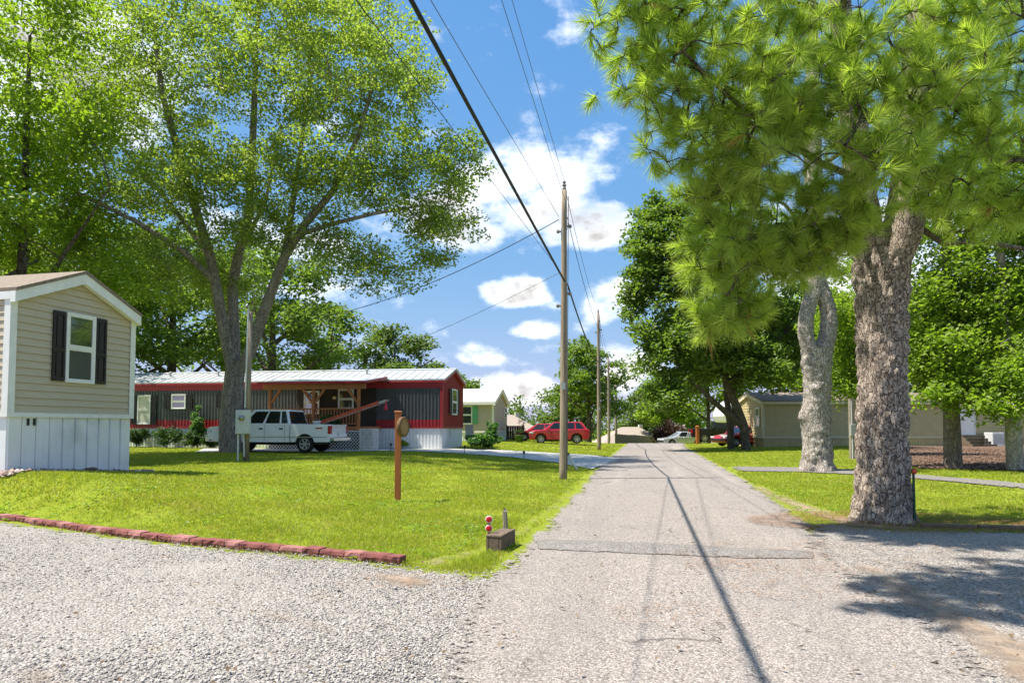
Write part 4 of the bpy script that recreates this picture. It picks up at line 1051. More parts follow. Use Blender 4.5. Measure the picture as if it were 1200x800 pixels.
wire('overhead_wire', 'thin black wire above the lawn from low on the wooden pole', (p1.x - .12, p1.y - .05, 6.0), extend(Vector((p1.x, p1.y, 6.0)), 432, 0, 7.2, -18, 0), .1, .0055, 'cable_black')
wire('overhead_wire', 'thin grey wire running from mid height on the wooden pole', (p1.x - .1, p1.y - .08, 7.5), extend(Vector((p1.x, p1.y, 7.5)), 513, 0, 9.5, -18, 0), .1, .006, 'cable_grey')
wire('overhead_wire', 'thin pale wire from the upper bracket of the wooden pole', (p1.x + .1, p1.y - .08, 7.9), extend(Vector((p1.x, p1.y, 7.9)), 583, 0, 11, -18, 0), .1, .006, 'cable_grey')
wire('overhead_wire', 'topmost thin wire from the insulator of the wooden pole', top1, extend(top1, 601, 0, 12.5, -18, 0), .1, .006, 'cable_grey')
wire('service_wire', 'sagging black service line from the wooden pole towards the maple', (p1.x - .1, p1.y, 7.45), at(300, 380, 30.5), .75, .012, 'cable_black')
wire('service_wire', 'faint service line from the wooden pole to the red and charcoal home', (p1.x - .1, p1.y, 5.9), tuple(frB.world(-9, .5, 3.9)), .5, .007, 'cable_grey')
for (z1, z2, z3, r_, lab) in ((8.55, 8.98, 8.5, .008, 'topmost wire strung between the roadside poles'), (5.6, 5.5, 5.3, .024, 'heavy cable strung between the roadside poles'), (7.55, 7.5, 7.2, .01, 'middle wire strung between the roadside poles')):
    o1 = .15 if z1 < 8 else .06
    wire('overhead_wire', lab + ', nearest span', (p1.x + o1, p1.y + .1, p1.z + z1), (p2.x + (o1 if z1 < 8 else 0), p2.y - .1, p2.z + z2), .45, r_, 'cable_black')
    wire('overhead_wire', lab + ', second span', (p2.x + (o1 if z1 < 8 else 0), p2.y + .1, p2.z + z2), (p3.x, p3.y - .1, p3.z + z3), .4, r_, 'cable_black')
    wire('overhead_wire', lab + ', farthest span', (p3.x, p3.y + .1, p3.z + z3), (p4.x, p4.y - .1, p4.z + z3 + .9), .3, r_, 'cable_black')

# ================================================================== small yard things
# block edging
edge_obj = thing('block_edging', 'row of rough red garden blocks edging the lawn above the gravel', 'edging', (0, 0, 0))
pl = []; 
for i in range(len(EDGE) - 1):
    a, b = EDGE[i], EDGE[i+1]; L = (b - a).length; k = max(1, int(L / .02))
    pl += [a.lerp(b, j / k) for j in range(k)]
pl.append(EDGE[-1])
def rough_block(w, d, h, seed):
    m = MB(); nx_, ny_, nz_ = 5, 2, 2; V = {}; vs = []; fs = []
    def vid(i, j, k):
        key = (i, j, k)
        if key not in V:
            x, y, z = (i/nx_ - .5)*w, (j/ny_)*d, (k/nz_)*h
            p = Vector((x, y, z)); r_ = noise.noise_vector(p*14 + Vector((seed, 0, 0)))
            if j == 0: y += r_.y*.022 - .008*(k == 1)
            p = Vector((x + r_.x*.006, y + (0 if j == 0 else r_.y*.006), z + (r_.z*.008 if k else 0))); V[key] = len(vs); vs.append(p)
        return V[key]
    for i in range(nx_):
        for k in range(nz_):
            fs += [(vid(i,0,k), vid(i+1,0,k), vid(i+1,0,k+1), vid(i,0,k+1)), (vid(i+1,ny_,k), vid(i,ny_,k), vid(i,ny_,k+1), vid(i+1,ny_,k+1))]
        for j in range(ny_): fs += [(vid(i,j,nz_), vid(i+1,j,nz_), vid(i+1,j+1,nz_), vid(i,j+1,nz_))]
    for j in range(ny_):
        for k in range(nz_): fs += [(vid(0,j+1,k), vid(0,j,k), vid(0,j,k+1), vid(0,j+1,k+1)), (vid(nx_,j,k), vid(nx_,j+1,k), vid(nx_,j+1,k+1), vid(nx_,j,k+1))]
    return m.add(vs, fs)
acc = 0; i = 0; nb = 0
while i < len(pl) - 8:
    w = (.34, .235)[nb % 2] * random.uniform(.95, 1.05); j = i; L = 0
    while j < len(pl) - 1 and L < w: L += (pl[j+1] - pl[j]).length; j += 1
    a, b = pl[i], pl[j]; c = (a + b) / 2; an = math.atan2(b.y - a.y, b.x - a.x)
    last = j >= len(pl) - 10
    hgt = .088 * random.uniform(.92, 1.06)
    bo = rough_block(L - .012, .14, hgt, nb*3.7).build('brick', 'brick_red' if nb % 3 else 'brick_top', edge_obj, bevel=.006, seg=1)
    bo.location = (c.x, c.y, gz(c.x, c.y) + .004); bo.rotation_euler = (random.uniform(-.05, .03), random.uniform(-.02, .02), an + random.uniform(-.04, .04) + (.12 if last else 0))
    if last: bo.location.z += .012
    i = j; nb += 1

# mailbox-height post with round plaque
pp = G(466, 587); post = thing('garden_post', 'reddish stained square post with a round wooden plaque on the lawn', 'post', tuple(pp))
hp = at(466, 481, pp.y).z - pp.z
MB().box(-.055, -.055, -.2, .055, .055, hp - .05).build('shaft', 'post_stain', post, bevel=.006, seg=1)
MB().box(-.07, -.07, hp - .049, .07, .07, hp - .005).build('cap', 'post_stain', post, bevel=.01, seg=1)
zpq = at(470, 500, pp.y).z - pp.z; ax = Vector((1, -.38, 0)).normalized()
pq = MB()._lathe2(Vector((.06, -.02, zpq)), ax, [(0, .185), (.015, .2), (.07, .2), (.085, .185), (.086, .165), (.075, .16), (.074, .01)], 26).build('plaque', 'plaque_rim', post, True)
MB()._lathe2(Vector((.06, -.02, zpq)) + ax*.0745, ax, [(0, .158), (.004, .158), (.006, .02)], 24).build('plaque_face', 'plaque_face', pq)

# reflector stake, planter timber box, stake
rp = G(573, 643); rst = thing('reflector_stake', 'weathered stake with two stacked red reflectors by the timber box', 'reflector', tuple(rp))
MB().box(-.018, -.014, -.1, .018, .014, .40).build('stake', 'grey_wood', rst)
for z in (.255, .365):
    b_ = MB()._lathe2(Vector((0, -.0155, z)), Vector((0, -1, 0)), [(0, .043), (.008, .045), (.012, .040)], 20).build('reflector_base', 'white_trim', rst); 
    MB()._lathe2(Vector((0, -.0285, z)), Vector((0, -1, 0)), [(0, .037), (.006, .036), (.010, .02)], 20).build('reflector', 'reflector_red', rst, True)
a_, b_ = G(575, 646), G(604, 633)
tb_ = thing('timber_box', 'weathered hollow timber beam lying at the lawn corner by the road', 'timber', tuple(G(588, 647)), math.atan2(b_.y - a_.y, b_.x - a_.x) + R(6))
Lb = .56
for args, nm in (((0, -.0, .005, Lb, .035, .17), 'plank'), ((0, .165, .005, Lb, .20, .17), 'plank'), ((-.005, .0, .1715, Lb + .01, .202, .2), 'plank'), ((.0, .036, .005, .03, .164, .17), 'end_block'), ((Lb - .035, .036, .005, Lb - .005, .164, .17), 'end_block')):
    MB().box(*args).build(nm, 'weathered_wood', tb_, bevel=.006, seg=1)
tb_.rotation_euler = (0, 0, R(73))
sp_ = G(592, 621); sk_ = thing('wooden_stake', 'short splintered grey stake behind the timber box', 'stake', tuple(sp_))
MB().tube([(0, 0, -.1), (.004, 0, .12), (-.004, 0, .27)], [.04, .038, .034], 7, wob=lambda P, d, i: 1 + .25*noise.noise(P*9 + d)).build('shaft', 'grey_wood', sk_)
MB().add([(-.03, -.02, .265), (.03, -.02, .265), (.03, .025, .265), (-.03, .025, .265), (-.012, 0, .33), (.02, .005, .30)], [(0, 1, 5, 4), (1, 2, 5), (2, 3, 4, 5), (3, 0, 4)]).build('splinter', 'grey_wood', sk_)

# green reflector post beside the pine
gp = G(1072, 615); gpo = thing('reflector_post', 'thin dark green metal post with an orange reflector beside the pine', 'reflector', tuple(gp))
MB().box(-.014, -.012, -.15, .014, .012, .78).build('shaft', 'green_post', gpo)
MB()._lathe2(Vector((0, -.013, .82)), Vector((0, -1, 0)), [(0, .047), (.012, .048), (.02, .04)], 22).build('reflector_base', 'dark_plastic', gpo)
MB()._lathe2(Vector((0, -.034, .82)), Vector((0, -1, 0)), [(0, .036), (.006, .034), (.008, .014)], 20).build('reflector', 'reflector_orange', gpo)
MB().box(-.05, -.02, -.02, .05, .02, .06).build('base_plate', 'green_post', gpo)
# landscape timbers along the right lawn edge
tp = [G(1078, 618.5), G(1145, 620.5), G(1215, 622), G(1300, 623.5)]
for i, lab in enumerate(('dark landscape timber starting beside the green reflector post', 'dark landscape timber laid end to end in the lawn edge', 'dark landscape timber at the far end of the lawn edge')):
    a, b = tp[i], tp[i+1]; d = b - a; t_ = MB().box(.02, -.06, -.02, d.length - .02, .06, .075).build('landscape_timber', 'weathered_wood', None, bevel=.015)
    t_.location = tuple(a); t_.rotation_euler = (0, 0, math.atan2(d.y, d.x)); tag(t_, lab, 'timber')

# electric meter pole in front of the maple
mp = G(288, 540); mt = thing('meter_pole', 'grey wooden service pole with electric meter box before the maple', 'meter pole', tuple(mp))
Hm = at(290, 365, mp.y).z - mp.z
MB().tube([(0, 0, -.3), (.03, 0, Hm*.5), (.06, 0, Hm)], [.105, .10, .09], 12).build('shaft', 'pole_wood', mt, True)
MB().tube([(-.01, -.12, .15), (-.03, -.165, .95)], .03, 8).build('conduit', 'meter_grey', mt); MB().tube([(.0, -.155, 1.8), (.05, -.135, Hm + .1)], .028, 8).build('conduit', 'meter_grey', mt)
mbx = MB().box(-.25, -.33, .92, .2, -.112, 1.72).build('meter_box', 'meter_grey', mt, bevel=.02)
MB()._lathe2(Vector((-.03, -.331, 1.45)), Vector((0, -1, 0)), [(0, .095), (.04, .09), (.09, .085), (.11, .06), (.115, .01)], 20).build('meter_dial', 'window_glass', mbx, True)
MB().tube([(-.22, -.15, .9), (-.2, -.16, -.1)], .028, 8).build('conduit', 'white_metal', mt)
MB().tube([(.05, -.14, Hm + .1), (.03, -.2, Hm + .2), (.0, -.27, Hm + .12)], .035, 8).build('weatherhead', 'galvanised', mt)
# small service post by the khaki home
sp2 = G(999, 538); sv = thing('service_post', 'short grey post with meter cabinet between the two pines', 'post', tuple(sp2))
MB().box(-.09, -.09, -.2, .09, .09, 2.6).build('shaft', 'grey_wood', sv); MB().box(-.16, -.24, 1.0, .06, -.1, 1.5).build('cabinet', 'box_grey', sv, bevel=.02); MB().tube([(-.06, -.13, 1.5), (-.06, -.13, 2.5)], .02, 8).build('conduit', 'meter_grey', sv)
MB().tube([(-.06, -.15, 1.0), (-.06, -.15, -.1)], .025, 8).build('conduit', 'meter_grey', sv)
# brown post near the black pickup
bp = onground((817 - 600)/800*59, 59); bpo = thing('brown_post', 'stout orange brown post beside the black pickup', 'post', tuple(bp))
MB().box(-.13, -.13, -.3, .13, .13, 1.45).build('shaft', 'post_stain', bpo, bevel=.02); MB().box(-.17, -.17, 1.451, .17, .17, 1.52).build('cap', 'post_stain', bpo); MB().add([(-.13, -.13, 1.521), (.13, -.13, 1.521), (.13, .13, 1.521), (-.13, .13, 1.521), (0, 0, 1.62)], [(0, 1, 4), (1, 2, 4), (2, 3, 4), (3, 0, 4)]).build('finial', 'post_stain', bpo)
# driveway marker lamps
for px, py, lab in ((544.5, 531.5, 'small dark path lamp on the driveway edge by the charcoal home'), (614, 538.5, 'small dark path lamp half way along the driveway edge'), (458, 528.8, 'small dark path lamp beside the white lattice')):
    q = G(px, py); o_ = thing('path_lamp', lab, 'path lamp', tuple(q), 0, 'path lamps along the driveway')
    MB().tube([(0, 0, -.08), (0, 0, .24)], .015, 8).build('stem', 'dark_plastic', o_); MB().lathe((0, 0, .24), (0, 0, 1), [(0, .03), (.09, .05), (.1, .075), (.13, .05), (.15, .01)], 12).build('lamp_head', 'dark_plastic', o_)
# bins / planter beside tan home
q = onground((608.5 - 600)/800*52, 52); o_ = thing('planter', 'green planter tub with a clipped plant near the red cars', 'planter', tuple(q))
MB()._lathe2(Vector((0, 0, 0)), Vector((0, 0, 1)), [(0, .24), (.5, .34), (.52, .37), (.57, .37), (.57, .32), (.5, .3)], 16).build('tub', 'planter_green', o_, True); PLANTER = o_
q = onground((597 - 600)/800*58, 58); o_ = thing('black_screen', 'black slatted screen panel beside the tan home', 'screen', tuple(q), R(-4))
for i in range(7): MB().box(-.2 + i*.2, -.015, .05, -.02 + i*.2, .015, 1.25).build('slat', 'dark_plastic', o_)
for x in (-.24, 1.22): MB().box(x - .04, .02, -.2, x + .04, .1, 1.35).build('post', 'dark_plastic', o_)
for z in (.2, 1.05): MB().box(-.2, .0155, z, 1.18, .05, z + .08).build('rail', 'dark_plastic', o_)

# ================================================================== trees
def rvec(n):
    v = RNG.normal(size=(n, 3)); return v / np.linalg.norm(v, axis=1, keepdims=True)
def leaf_quads(C, N, size, fold=.25, aspect=.62):
    """one folded leaf (two triangles sharing the midrib) for each centre/normal"""
    n = len(C); T = rvec(n); T -= N * (T * N).sum(1, keepdims=True); T /= np.linalg.norm(T, axis=1, keepdims=True) + 1e-9
    B = np.cross(N, T); s = np.asarray(size).reshape(-1, 1) * np.ones((n, 1))
    base = C - T * s * .5; tip = C + T * s * .5 - N * s * .1; mid = C - T * s * .05
    l_ = mid + B * s * aspect * .5 + N * s * fold * .5; r_ = mid - B * s * aspect * .5 + N * s * fold * .5
    V = np.stack([base, l_, tip, r_], 1).reshape(-1, 3); o = np.arange(n)[:, None] * 4
    F = np.concatenate([o + np.array([[0, 2, 1]]), o + np.array([[0, 3, 2]])], 1).reshape(-1, 3)
    return V, F
class Skeleton:
    def __init__(s): s.P = []; s.par = []; s.minr = []
    def add(s, p, par, r=0.0): s.P.append(np.array(p, float)); s.par.append(par); s.minr.append(r); return len(s.P) - 1
    def limb(s, pts, r0, r1, start=None, step=.45):
        pts = [np.array(p, float) for p in pts]; prev = start if start is not None else s.add(pts[0], -1, r0)
        if start is not None: pts = [s.P[start]] + pts
        tot = sum(np.linalg.norm(pts[i+1] - pts[i]) for i in range(len(pts)-1)); acc = 0
        for i in range(len(pts) - 1):
            L = np.linalg.norm(pts[i+1] - pts[i]); k = max(1, int(L / step))
            for j in range(1, k + 1):
                t = (acc + L*j/k) / tot; prev = s.add(pts[i] + (pts[i+1] - pts[i]) * j / k, prev, r0 + (r1 - r0)*t)
            acc += L
        return prev
    def nearest(s, p): A = np.array(s.P); return int(np.argmin(((A - p)**2).sum(1)))
    def reach(s, pts, droop=.0, wig=.12, kmin=0):
        """grow a twig to each attractor from the nearest wood, nearer ones first"""
        pts = np.asarray(pts); A = np.array(s.P); d = np.sqrt(((pts[:, None, :] - A[None])**2).sum(2)).min(1); out = []
        cap = len(A) + len(pts) * 7; buf = np.empty((cap, 3)); buf[:len(A)] = A; n = len(A)
        for i in np.argsort(d):
            p = pts[i]; dd = buf[:n] - p
            cost = np.sqrt((dd**2).sum(1)) + .35 * np.maximum(0, dd[:, 2]) * 1.0
            j = kmin + int(np.argmin(cost[kmin:])); a = buf[j].copy(); L = np.linalg.norm(p - a); k = int(min(5, max(2, L / .5))); prev = j
            for q in range(1, k + 1):
                t = q / k; v = a + (p - a) * t; v = v + np.array([0, 0, L * .16 * math.sin(t * math.pi)]) * (1 - droop) + (RNG.normal(size=3) * wig * L * .25 if q < k else 0)
                prev = s.add(v, prev); buf[n] = v; n += 1
            out.append(prev)
        return out
    def radii(s, tip=.008, e=2.35):
        n = len(s.P); acc = np.zeros(n); r = np.zeros(n)
        for i in range(n - 1, -1, -1):
            r[i] = max((acc[i]) ** (1/e) if acc[i] > 0 else tip, s.minr[i])
            if s.par[i] >= 0: acc[s.par[i]] += (acc[i] if acc[i] > 0 else tip**e)
        return r
def wood_mesh(name, sk, rad, mat, parent, rmax=None, skip_lt=0.0):
    V = []; F = []; o = 0
    for i in range(len(sk.P)):
        j = sk.par[i]
        if j < 0: continue
        a, b = sk.P[j], sk.P[i]; ra, rb = rad[j], rad[i]
        if rb < skip_lt: continue
        ra = min(ra, rb * 1.35 + .006)
        t = b - a; L = np.linalg.norm(t)
        if L < 1e-5: continue
        t /= L; up = np.array([0, 0, 1.0]) if abs(t[2]) < .9 else np.array([1.0, 0, 0]); u = np.cross(t, up); u /= np.linalg.norm(u); w = np.cross(t, u)
        n = 10 if rb > .12 else 7 if rb > .05 else 4 if rb > .02 else 3
        ext = rb * .35
        an = np.arange(n) * 2 * math.pi / n; ring = np.cos(an)[:, None] * u + np.sin(an)[:, None] * w
        V.append(a - t*ext + ring * ra); V.append(b + t*ext + ring * rb)
        for k in range(n): F.append((o + k, o + (k+1) % n, o + n + (k+1) % n, o + n + k))
        o += 2 * n
    return npmesh(name, np.concatenate(V), np.array(F), mat, parent, True)
def ell(c, r, n, shell=.5):
    d = rvec(n); q = RNG.random(n) ** shell; return np.array(c) + d * np.array(r) * q[:, None]
def leaf_cloud(ends, per, rad, size, flat=.6, up=.55, sz_var=.35):
    E = np.repeat(np.asarray(ends), per, axis=0); n = len(E)
    C = E + rvec(n) * (RNG.random((n, 1)) ** .45) * np.array([rad, rad, rad * flat])
    N = rvec(n); N[:, 2] = np.abs(N[:, 2]) * .9 + up; N /= np.linalg.norm(N, axis=1, keepdims=True)
    return C, N, size * (1 + sz_var * (RNG.random(n) * 2 - 1))
def broadleaf(name, label, base, limbs, lobes, leaf, bark, size, per, crad, group=None, cat='tree', trunk_obj=None, tip=.008, up=.45, flat=.6, min_twig=0.0, shell=.5):
    """limbs: list of (points(world), r0, r1); the first is the trunk. lobes: (centre, radii, clump count)"""
    root = thing(name, label, cat, tuple(base), 0, group); b = np.array(base)
    sk = Skeleton()
    sk.limb([np.array(p) - b for p in limbs[0][0]], limbs[0][1], limbs[0][2])
    for pts, r0, r1 in limbs[1:]:
        P = [np.array(p) - b for p in pts]; st = sk.nearest(P[0]); sk.limb(P[1:], r0, r1, st)
    att = np.concatenate([ell(np.array(c) - b, r, n, shell) for c, r, n in lobes])
    zmin = sk.P[0][2] + .9
    att = att[att[:, 2] > zmin]
    kmin = max(2, int(len(limbs[0][0]) * 0) + 3)
    ends = sk.reach(att, kmin=min(kmin, len(sk.P) - 1)); rad = sk.radii(tip)
    wood_mesh('trunk', sk, rad, bark, root, skip_lt=min_twig)
    E = np.array([sk.P[i] for i in ends])
    par = np.array([sk.P[sk.par[i]] for i in ends]); E2 = np.concatenate([E, E * .5 + par * .5])
    C, N, S = leaf_cloud(E2, max(1, per // 2), crad, size, flat, up)
    V, F = leaf_quads(C, N, S); npmesh('crown', V, F, leaf, root)
    return root
def W_(px, py, Y): return np.array(at(px, py, Y))

# ---- the large maple on the left lawn
mb_ = G(271, 530); mY = mb_.y
tr = [mb_ + Vector((0, 0, -.2)), W_(270, 500, mY), W_(272, 468, mY), W_(275, 440, mY)]
limbs = [(tr, .52, .42),
 ([W_(275, 440, mY), W_(264, 395, mY - .2), W_(252, 330, mY - .4), W_(246, 300, mY - .6), W_(228, 240, mY - 1), W_(212, 190, mY - 1.2), W_(190, 110, mY - 1.6), W_(180, 30, mY - 1.8)], .28, .08),
 ([W_(275, 440, mY), W_(274, 390, mY + .3), W_(272, 336, mY + .6), W_(280, 295, mY + .8), W_(292, 250, mY + 1), W_(296, 170, mY + 1.2), W_(300, 70, mY + 1.3), W_(306, -40, mY + 1.3)], .28, .07),
 ([W_(275, 445, mY), W_(292, 415, mY - .2), W_(314, 352, mY - .5), W_(334, 300, mY - .8), W_(358, 262, mY - .9), W_(392, 222, mY - 1.1), W_(420, 160, mY - 1.4), W_(440, 90, mY - 1.6)], .28, .07),
 ([W_(346, 280, mY - .8), W_(390, 262, mY - 1.2), W_(440, 250, mY - 1.8), W_(500, 240, mY - 2.2)], .12, .04),
 ([W_(334, 300, mY - .8), W_(344, 230, mY), W_(356, 150, mY + .8), W_(370, 60, mY + 1.5)], .16, .05),
 ([W_(252, 330, mY - .4), W_(215, 295, mY - 1.5), W_(160, 260, mY - 3), W_(100, 230, mY - 4), W_(40, 200, mY - 4.5)], .15, .04),
 ([W_(246, 300, mY - .6), W_(200, 240, mY + 1), W_(140, 170, mY + 2.5), W_(90, 110, mY + 3)], .14, .04),
 ([W_(280, 295, mY + .8), W_(310, 240, mY + 3), W_(330, 150, mY + 4.5)], .14, .04)]
ML = [((300, 90), 0, (5.2, 4.5, 4.2), 190), ((170, 90), -1, (5, 4.5, 4), 170), ((420, 130), -1, (4.2, 4, 3.3), 150), ((485, 215), -2, (2.7, 3, 2.2), 95), ((515, 265), -2, (1.9, 2.2, 1.5), 50), ((530, 190), -1.5, (1.5, 2, 1.6), 35),
      ((440, 310), -1.5, (3.0, 3, 1.3), 60), ((360, 230), 0, (4, 4, 2.4), 90), ((250, 220), -1, (4, 4, 2.8), 100), ((90, 210), -2.5, (4.2, 4, 3.4), 140), ((60, 300), -3, (3.6, 3.6, 2.0), 90), ((150, 320), -2, (3.4, 3.4, 1.7), 80),
      ((300, -60), 0, (6.5, 5.5, 4), 190), ((140, -40), 0, (5, 5, 3.6), 100), ((400, 30), 0, (3.6, 4, 2.6), 90), ((240, 320), 2.5, (3, 2, 1.6), 40), ((10, 120), -3, (3, 3, 3), 60), ((480, 100), -.5, (2.0, 2.4, 1.7), 40), ((330, 10), -6.5, (3.6, 2.8, 2.6), 70), ((190, 0), -6.5, (3.6, 2.8, 2.6), 60), ((430, 60), -5.5, (2.6, 2.6, 2.0), 50), ((140, 120), 2, (3.4, 3, 2.6), 70), ((180, 200), 2, (3, 3, 2.2), 60), ((60, 30), 1, (3, 3, 3), 50), ((210, 300), 1, (2.6, 2.6, 1.2), 44), ((300, 270), -1.5, (2.6, 2, 1.2), 46), ((380, 285), 0, (2.6, 2.4, 1.0), 44), ((330, 190), -2.5, (2.6, 2, 1.4), 46), ((230, 200), -3, (2.4, 2, 1.4), 44), ((270, 340), 1.5, (2.2, 1.6, 1.0), 30), ((410, 200), -3, (2.2, 2, 1.3), 36)]
broadleaf('maple_tree', 'large spreading maple with forked grey trunk shading the white pickup', tuple(mb_), [([tuple(p) for p in a], r0, r1) for a, r0, r1 in limbs],
          [(W_(a[0], a[1], mY + dy), r, n) for a, dy, r, n in ML], 'leaf_maple', 'bark_maple', .15, 60, .62, up=.45)

def simple_tree(px, Y, H, cw, leaf, label, bark='bark_dark', n=220, size=.3, per=40, crad=.9, cb=.3, lean=0, fork=True, group=None, depth=None, z=None, name='shade_tree', tr=None, seedlobes=7, twig=.014):
    X = (px - 600) / 800 * Y; zz = gz(X, Y) if z is None else z; b = Vector((X, Y, zz)); tr = tr or H * .022 + .06
    top = b + Vector((lean, 0, H * .8))
    limbs = [([b + Vector((0, 0, -.25)), b + Vector((lean*.2, 0, H*cb*.6)), b + Vector((lean*.5, 0, H*.5)), top], tr, tr*.2)]
    for k in range(5):
        a = k * 2.4 + px; h0 = H * (cb * .7 + .08 * k); r_ = cw * .33
        s = b + Vector((lean * h0 / H, 0, h0)); limbs.append(([s, s + Vector((math.cos(a)*r_*.6, math.sin(a)*r_*.6, H*.12)), s + Vector((math.cos(a)*r_*1.3, math.sin(a)*r_*1.3, H*.24))], tr*.45, tr*.12))
    lobes = []; hc = H * (1 - cb); rd = random.Random(int(px*7 + Y*13))
    lobes.append((tuple(b + Vector((lean*.7, 0, H*cb + hc*.52))), (cw*.34, cw*.34, hc*.44), int(n*.3)))
    for k in range(seedlobes):
        a = k * 2.399 + rd.random(); h = H*cb + hc * (.2 + .65 * ((k + .5) / seedlobes)); wd = cw * .5 * math.sin(math.pi * min(.95, max(.12, (h - H*cb) / hc * .8 + .18)))
        rr = cw * rd.uniform(.15, .24); c = b + Vector((lean*.8 + math.cos(a)*wd*.68, math.sin(a)*wd*.68, h)); lobes.append((tuple(c), (rr, rr, rr*rd.uniform(.6, .85)), int(n*.7/seedlobes)))
    return broadleaf(name, label, tuple(b), [([tuple(p) for p in A_], r0, r1) for A_, r0, r1 in limbs], lobes, leaf, bark, size, per, crad, group, min_twig=twig)

BG = 'trees standing behind the homes'
# trees behind homes A and B
simple_tree(20, 24, 19, 9.5, 'leaf_bright', 'tall bright green tree rising directly behind the beige home', n=420, size=.17, per=64, crad=.75, cb=.12, tr=.26, seedlobes=11)
simple_tree(-130, 22, 13, 9, 'leaf_bright', 'broad bright green tree at the far end of the beige home', n=220, size=.22, per=50, crad=.8, cb=.2)
simple_tree(95, 44, 17, 13, 'leaf_oak', 'wide dark tree behind the shuttered end of the charcoal home', n=260, size=.32, per=46, crad=1.0, cb=.16)
simple_tree(200, 50, 18, 13, 'leaf_oak', 'dark evergreen looking tree behind the charcoal home roof vents', n=240, size=.34, per=46, crad=1.05, cb=.14)
simple_tree(318, 47, 15.5, 10.5, 'leaf_oak', 'rounded mid green tree behind the porch roof', n=240, size=.30, per=46, crad=.9, cb=.16)
simple_tree(385, 58, 13, 8, 'leaf_oak', 'small dark tree behind the metal roof beside the rounded tree', n=140, size=.34, per=40, crad=.9, cb=.2)
simple_tree(462, 78, 15.4, 11, 'leaf_far', 'grey green rounded tree standing clear above the charcoal home roof', n=220, size=.42, per=40, crad=1.1, cb=.2)
simple_tree(510, 84, 12.5, 6, 'leaf_far', 'narrow grey green tree beside the rounded one above the roof', n=120, size=.42, per=36, crad=1.0, cb=.2)
simple_tree(540, 70, 7.6, 4.5, 'leaf_oak', 'low dark tree peeping between the charcoal and tan homes', n=80, size=.36, per=36, crad=.8, cb=.2)
simple_tree(0, 60, 19, 16, 'leaf_oak', 'very tall dark tree far behind the beige home', n=220, size=.42, per=40, crad=1.3, cb=.12)
simple_tree(-150, 45, 18, 16, 'leaf_oak', 'dense dark tree beyond the back of the beige home', n=200, size=.42, per=40, crad=1.3, cb=.12)
simple_tree(262, 66, 21, 14, 'leaf_oak', 'dense tree in the gap behind the maple trunk', n=180, size=.42, per=40, crad=1.2, cb=.12)
# tree by the poles
simple_tree(690, 73, 12.4, 10.5, 'leaf_oak', 'loose mid green tree behind the row of utility poles', n=330, size=.34, per=36, crad=.75, cb=.16, seedlobes=10)
simple_tree(668, 82, 9, 7, 'leaf_far', 'smaller pale tree behind the red utility vehicle', n=120, size=.4, per=34, crad=.9, cb=.2)
# trees beyond the road end, right of the poles
simple_tree(785, 88, 12.5, 9, 'leaf_gum', 'light green drooping tree behind the plank fence', n=240, size=.40, per=38, crad=.95, cb=.16)
simple_tree(757, 112, 12.5, 10, 'leaf_far', 'pale distant tree above the plank fence', n=160, size=.5, per=34, crad=1.2, cb=.14)
simple_tree(830, 76, 13, 10, 'leaf_gum', 'dark stemmed tree arching over the black pickup', n=240, size=.36, per=38, crad=.95, cb=.24, tr=.3)
simple_tree(905, 72, 14, 12, 'leaf_oak', 'tall dense tree behind the white camper', n=200, size=.4, per=38, crad=1.1, cb=.2)

# ---- big shade tree with two leaning trunks by home D
sY = 43.0; sb = onground((874 - 600)/800*sY, sY)
limbs = [([tuple(sb + Vector((0, 0, -.3))), W_(872, 500, sY), W_(864, 478, sY), W_(852, 452, sY), W_(846, 420, sY), W_(850, 360, sY), W_(855, 300, sY)], .30, .12),
 ([W_(872, 500, sY), W_(852, 484, sY - .3), W_(836, 470, sY - .8), W_(815, 450, sY - 1.5), W_(795, 430, sY - 2)], .24, .06),
 ([W_(852, 452, sY), W_(885, 420, sY), W_(920, 390, sY), W_(945, 350, sY)], .24, .06), ([W_(846, 420, sY), W_(815, 370, sY), W_(785, 320, sY)], .2, .05)]
SL = [((800, 320), 0, (3.4, 4, 4.2), 140), ((850, 285), 0, (4.2, 4.5, 3.8), 140), ((920, 360), 0, (4.2, 4, 3.4), 110), ((775, 400), -1, (2.4, 3, 2.6), 80), ((840, 405), -1, (3.6, 3.4, 2.2), 90), ((757, 300), 0, (1.5, 2.4, 2.4), 60), ((770, 255), 0, (1.7, 2, 1.6), 40), ((900, 430), -1.5, (2.6, 2.6, 1.5), 60), ((960, 420), -1, (2.4, 2.8, 2.0), 50), ((745, 350), 0, (1.0, 1.6, 1.6), 25), ((780, 465), -1.5, (1.6, 2, 1.1), 30)]
shade = broadleaf('shade_tree', 'big rounded shade tree with leaning dark trunks beside the khaki home', tuple(sb), [([tuple(p) for p in a], r0, r1) for a, r0, r1 in limbs], [(W_(a[0], a[1], sY + dy), r, n) for a, dy, r, n in SL], 'leaf_oak', 'bark_dark', .27, 62, .8)
s2 = onground((856 - 600)/800*44.6, 44.6)
broadleaf('shade_tree', 'stout dark trunked tree close behind the leaning trunks', tuple(s2), [([tuple(s2 + Vector((0, 0, -.3))), W_(856, 500, 44.6), W_(852, 470, 44.6), W_(850, 430, 45), W_(845, 380, 45.5)], .25, .1), ([W_(852, 470, 44.6), W_(870, 440, 45), W_(888, 410, 45)], .2, .06)],
          [(W_(830, 390, 46.5), (3.4, 3, 2.6), 80), (W_(880, 380, 46.5), (3, 3, 2.6), 70), (W_(800, 440, 46), (2.4, 2.4, 1.5), 40)], 'leaf_oak', 'bark_dark', .28, 56, .85)

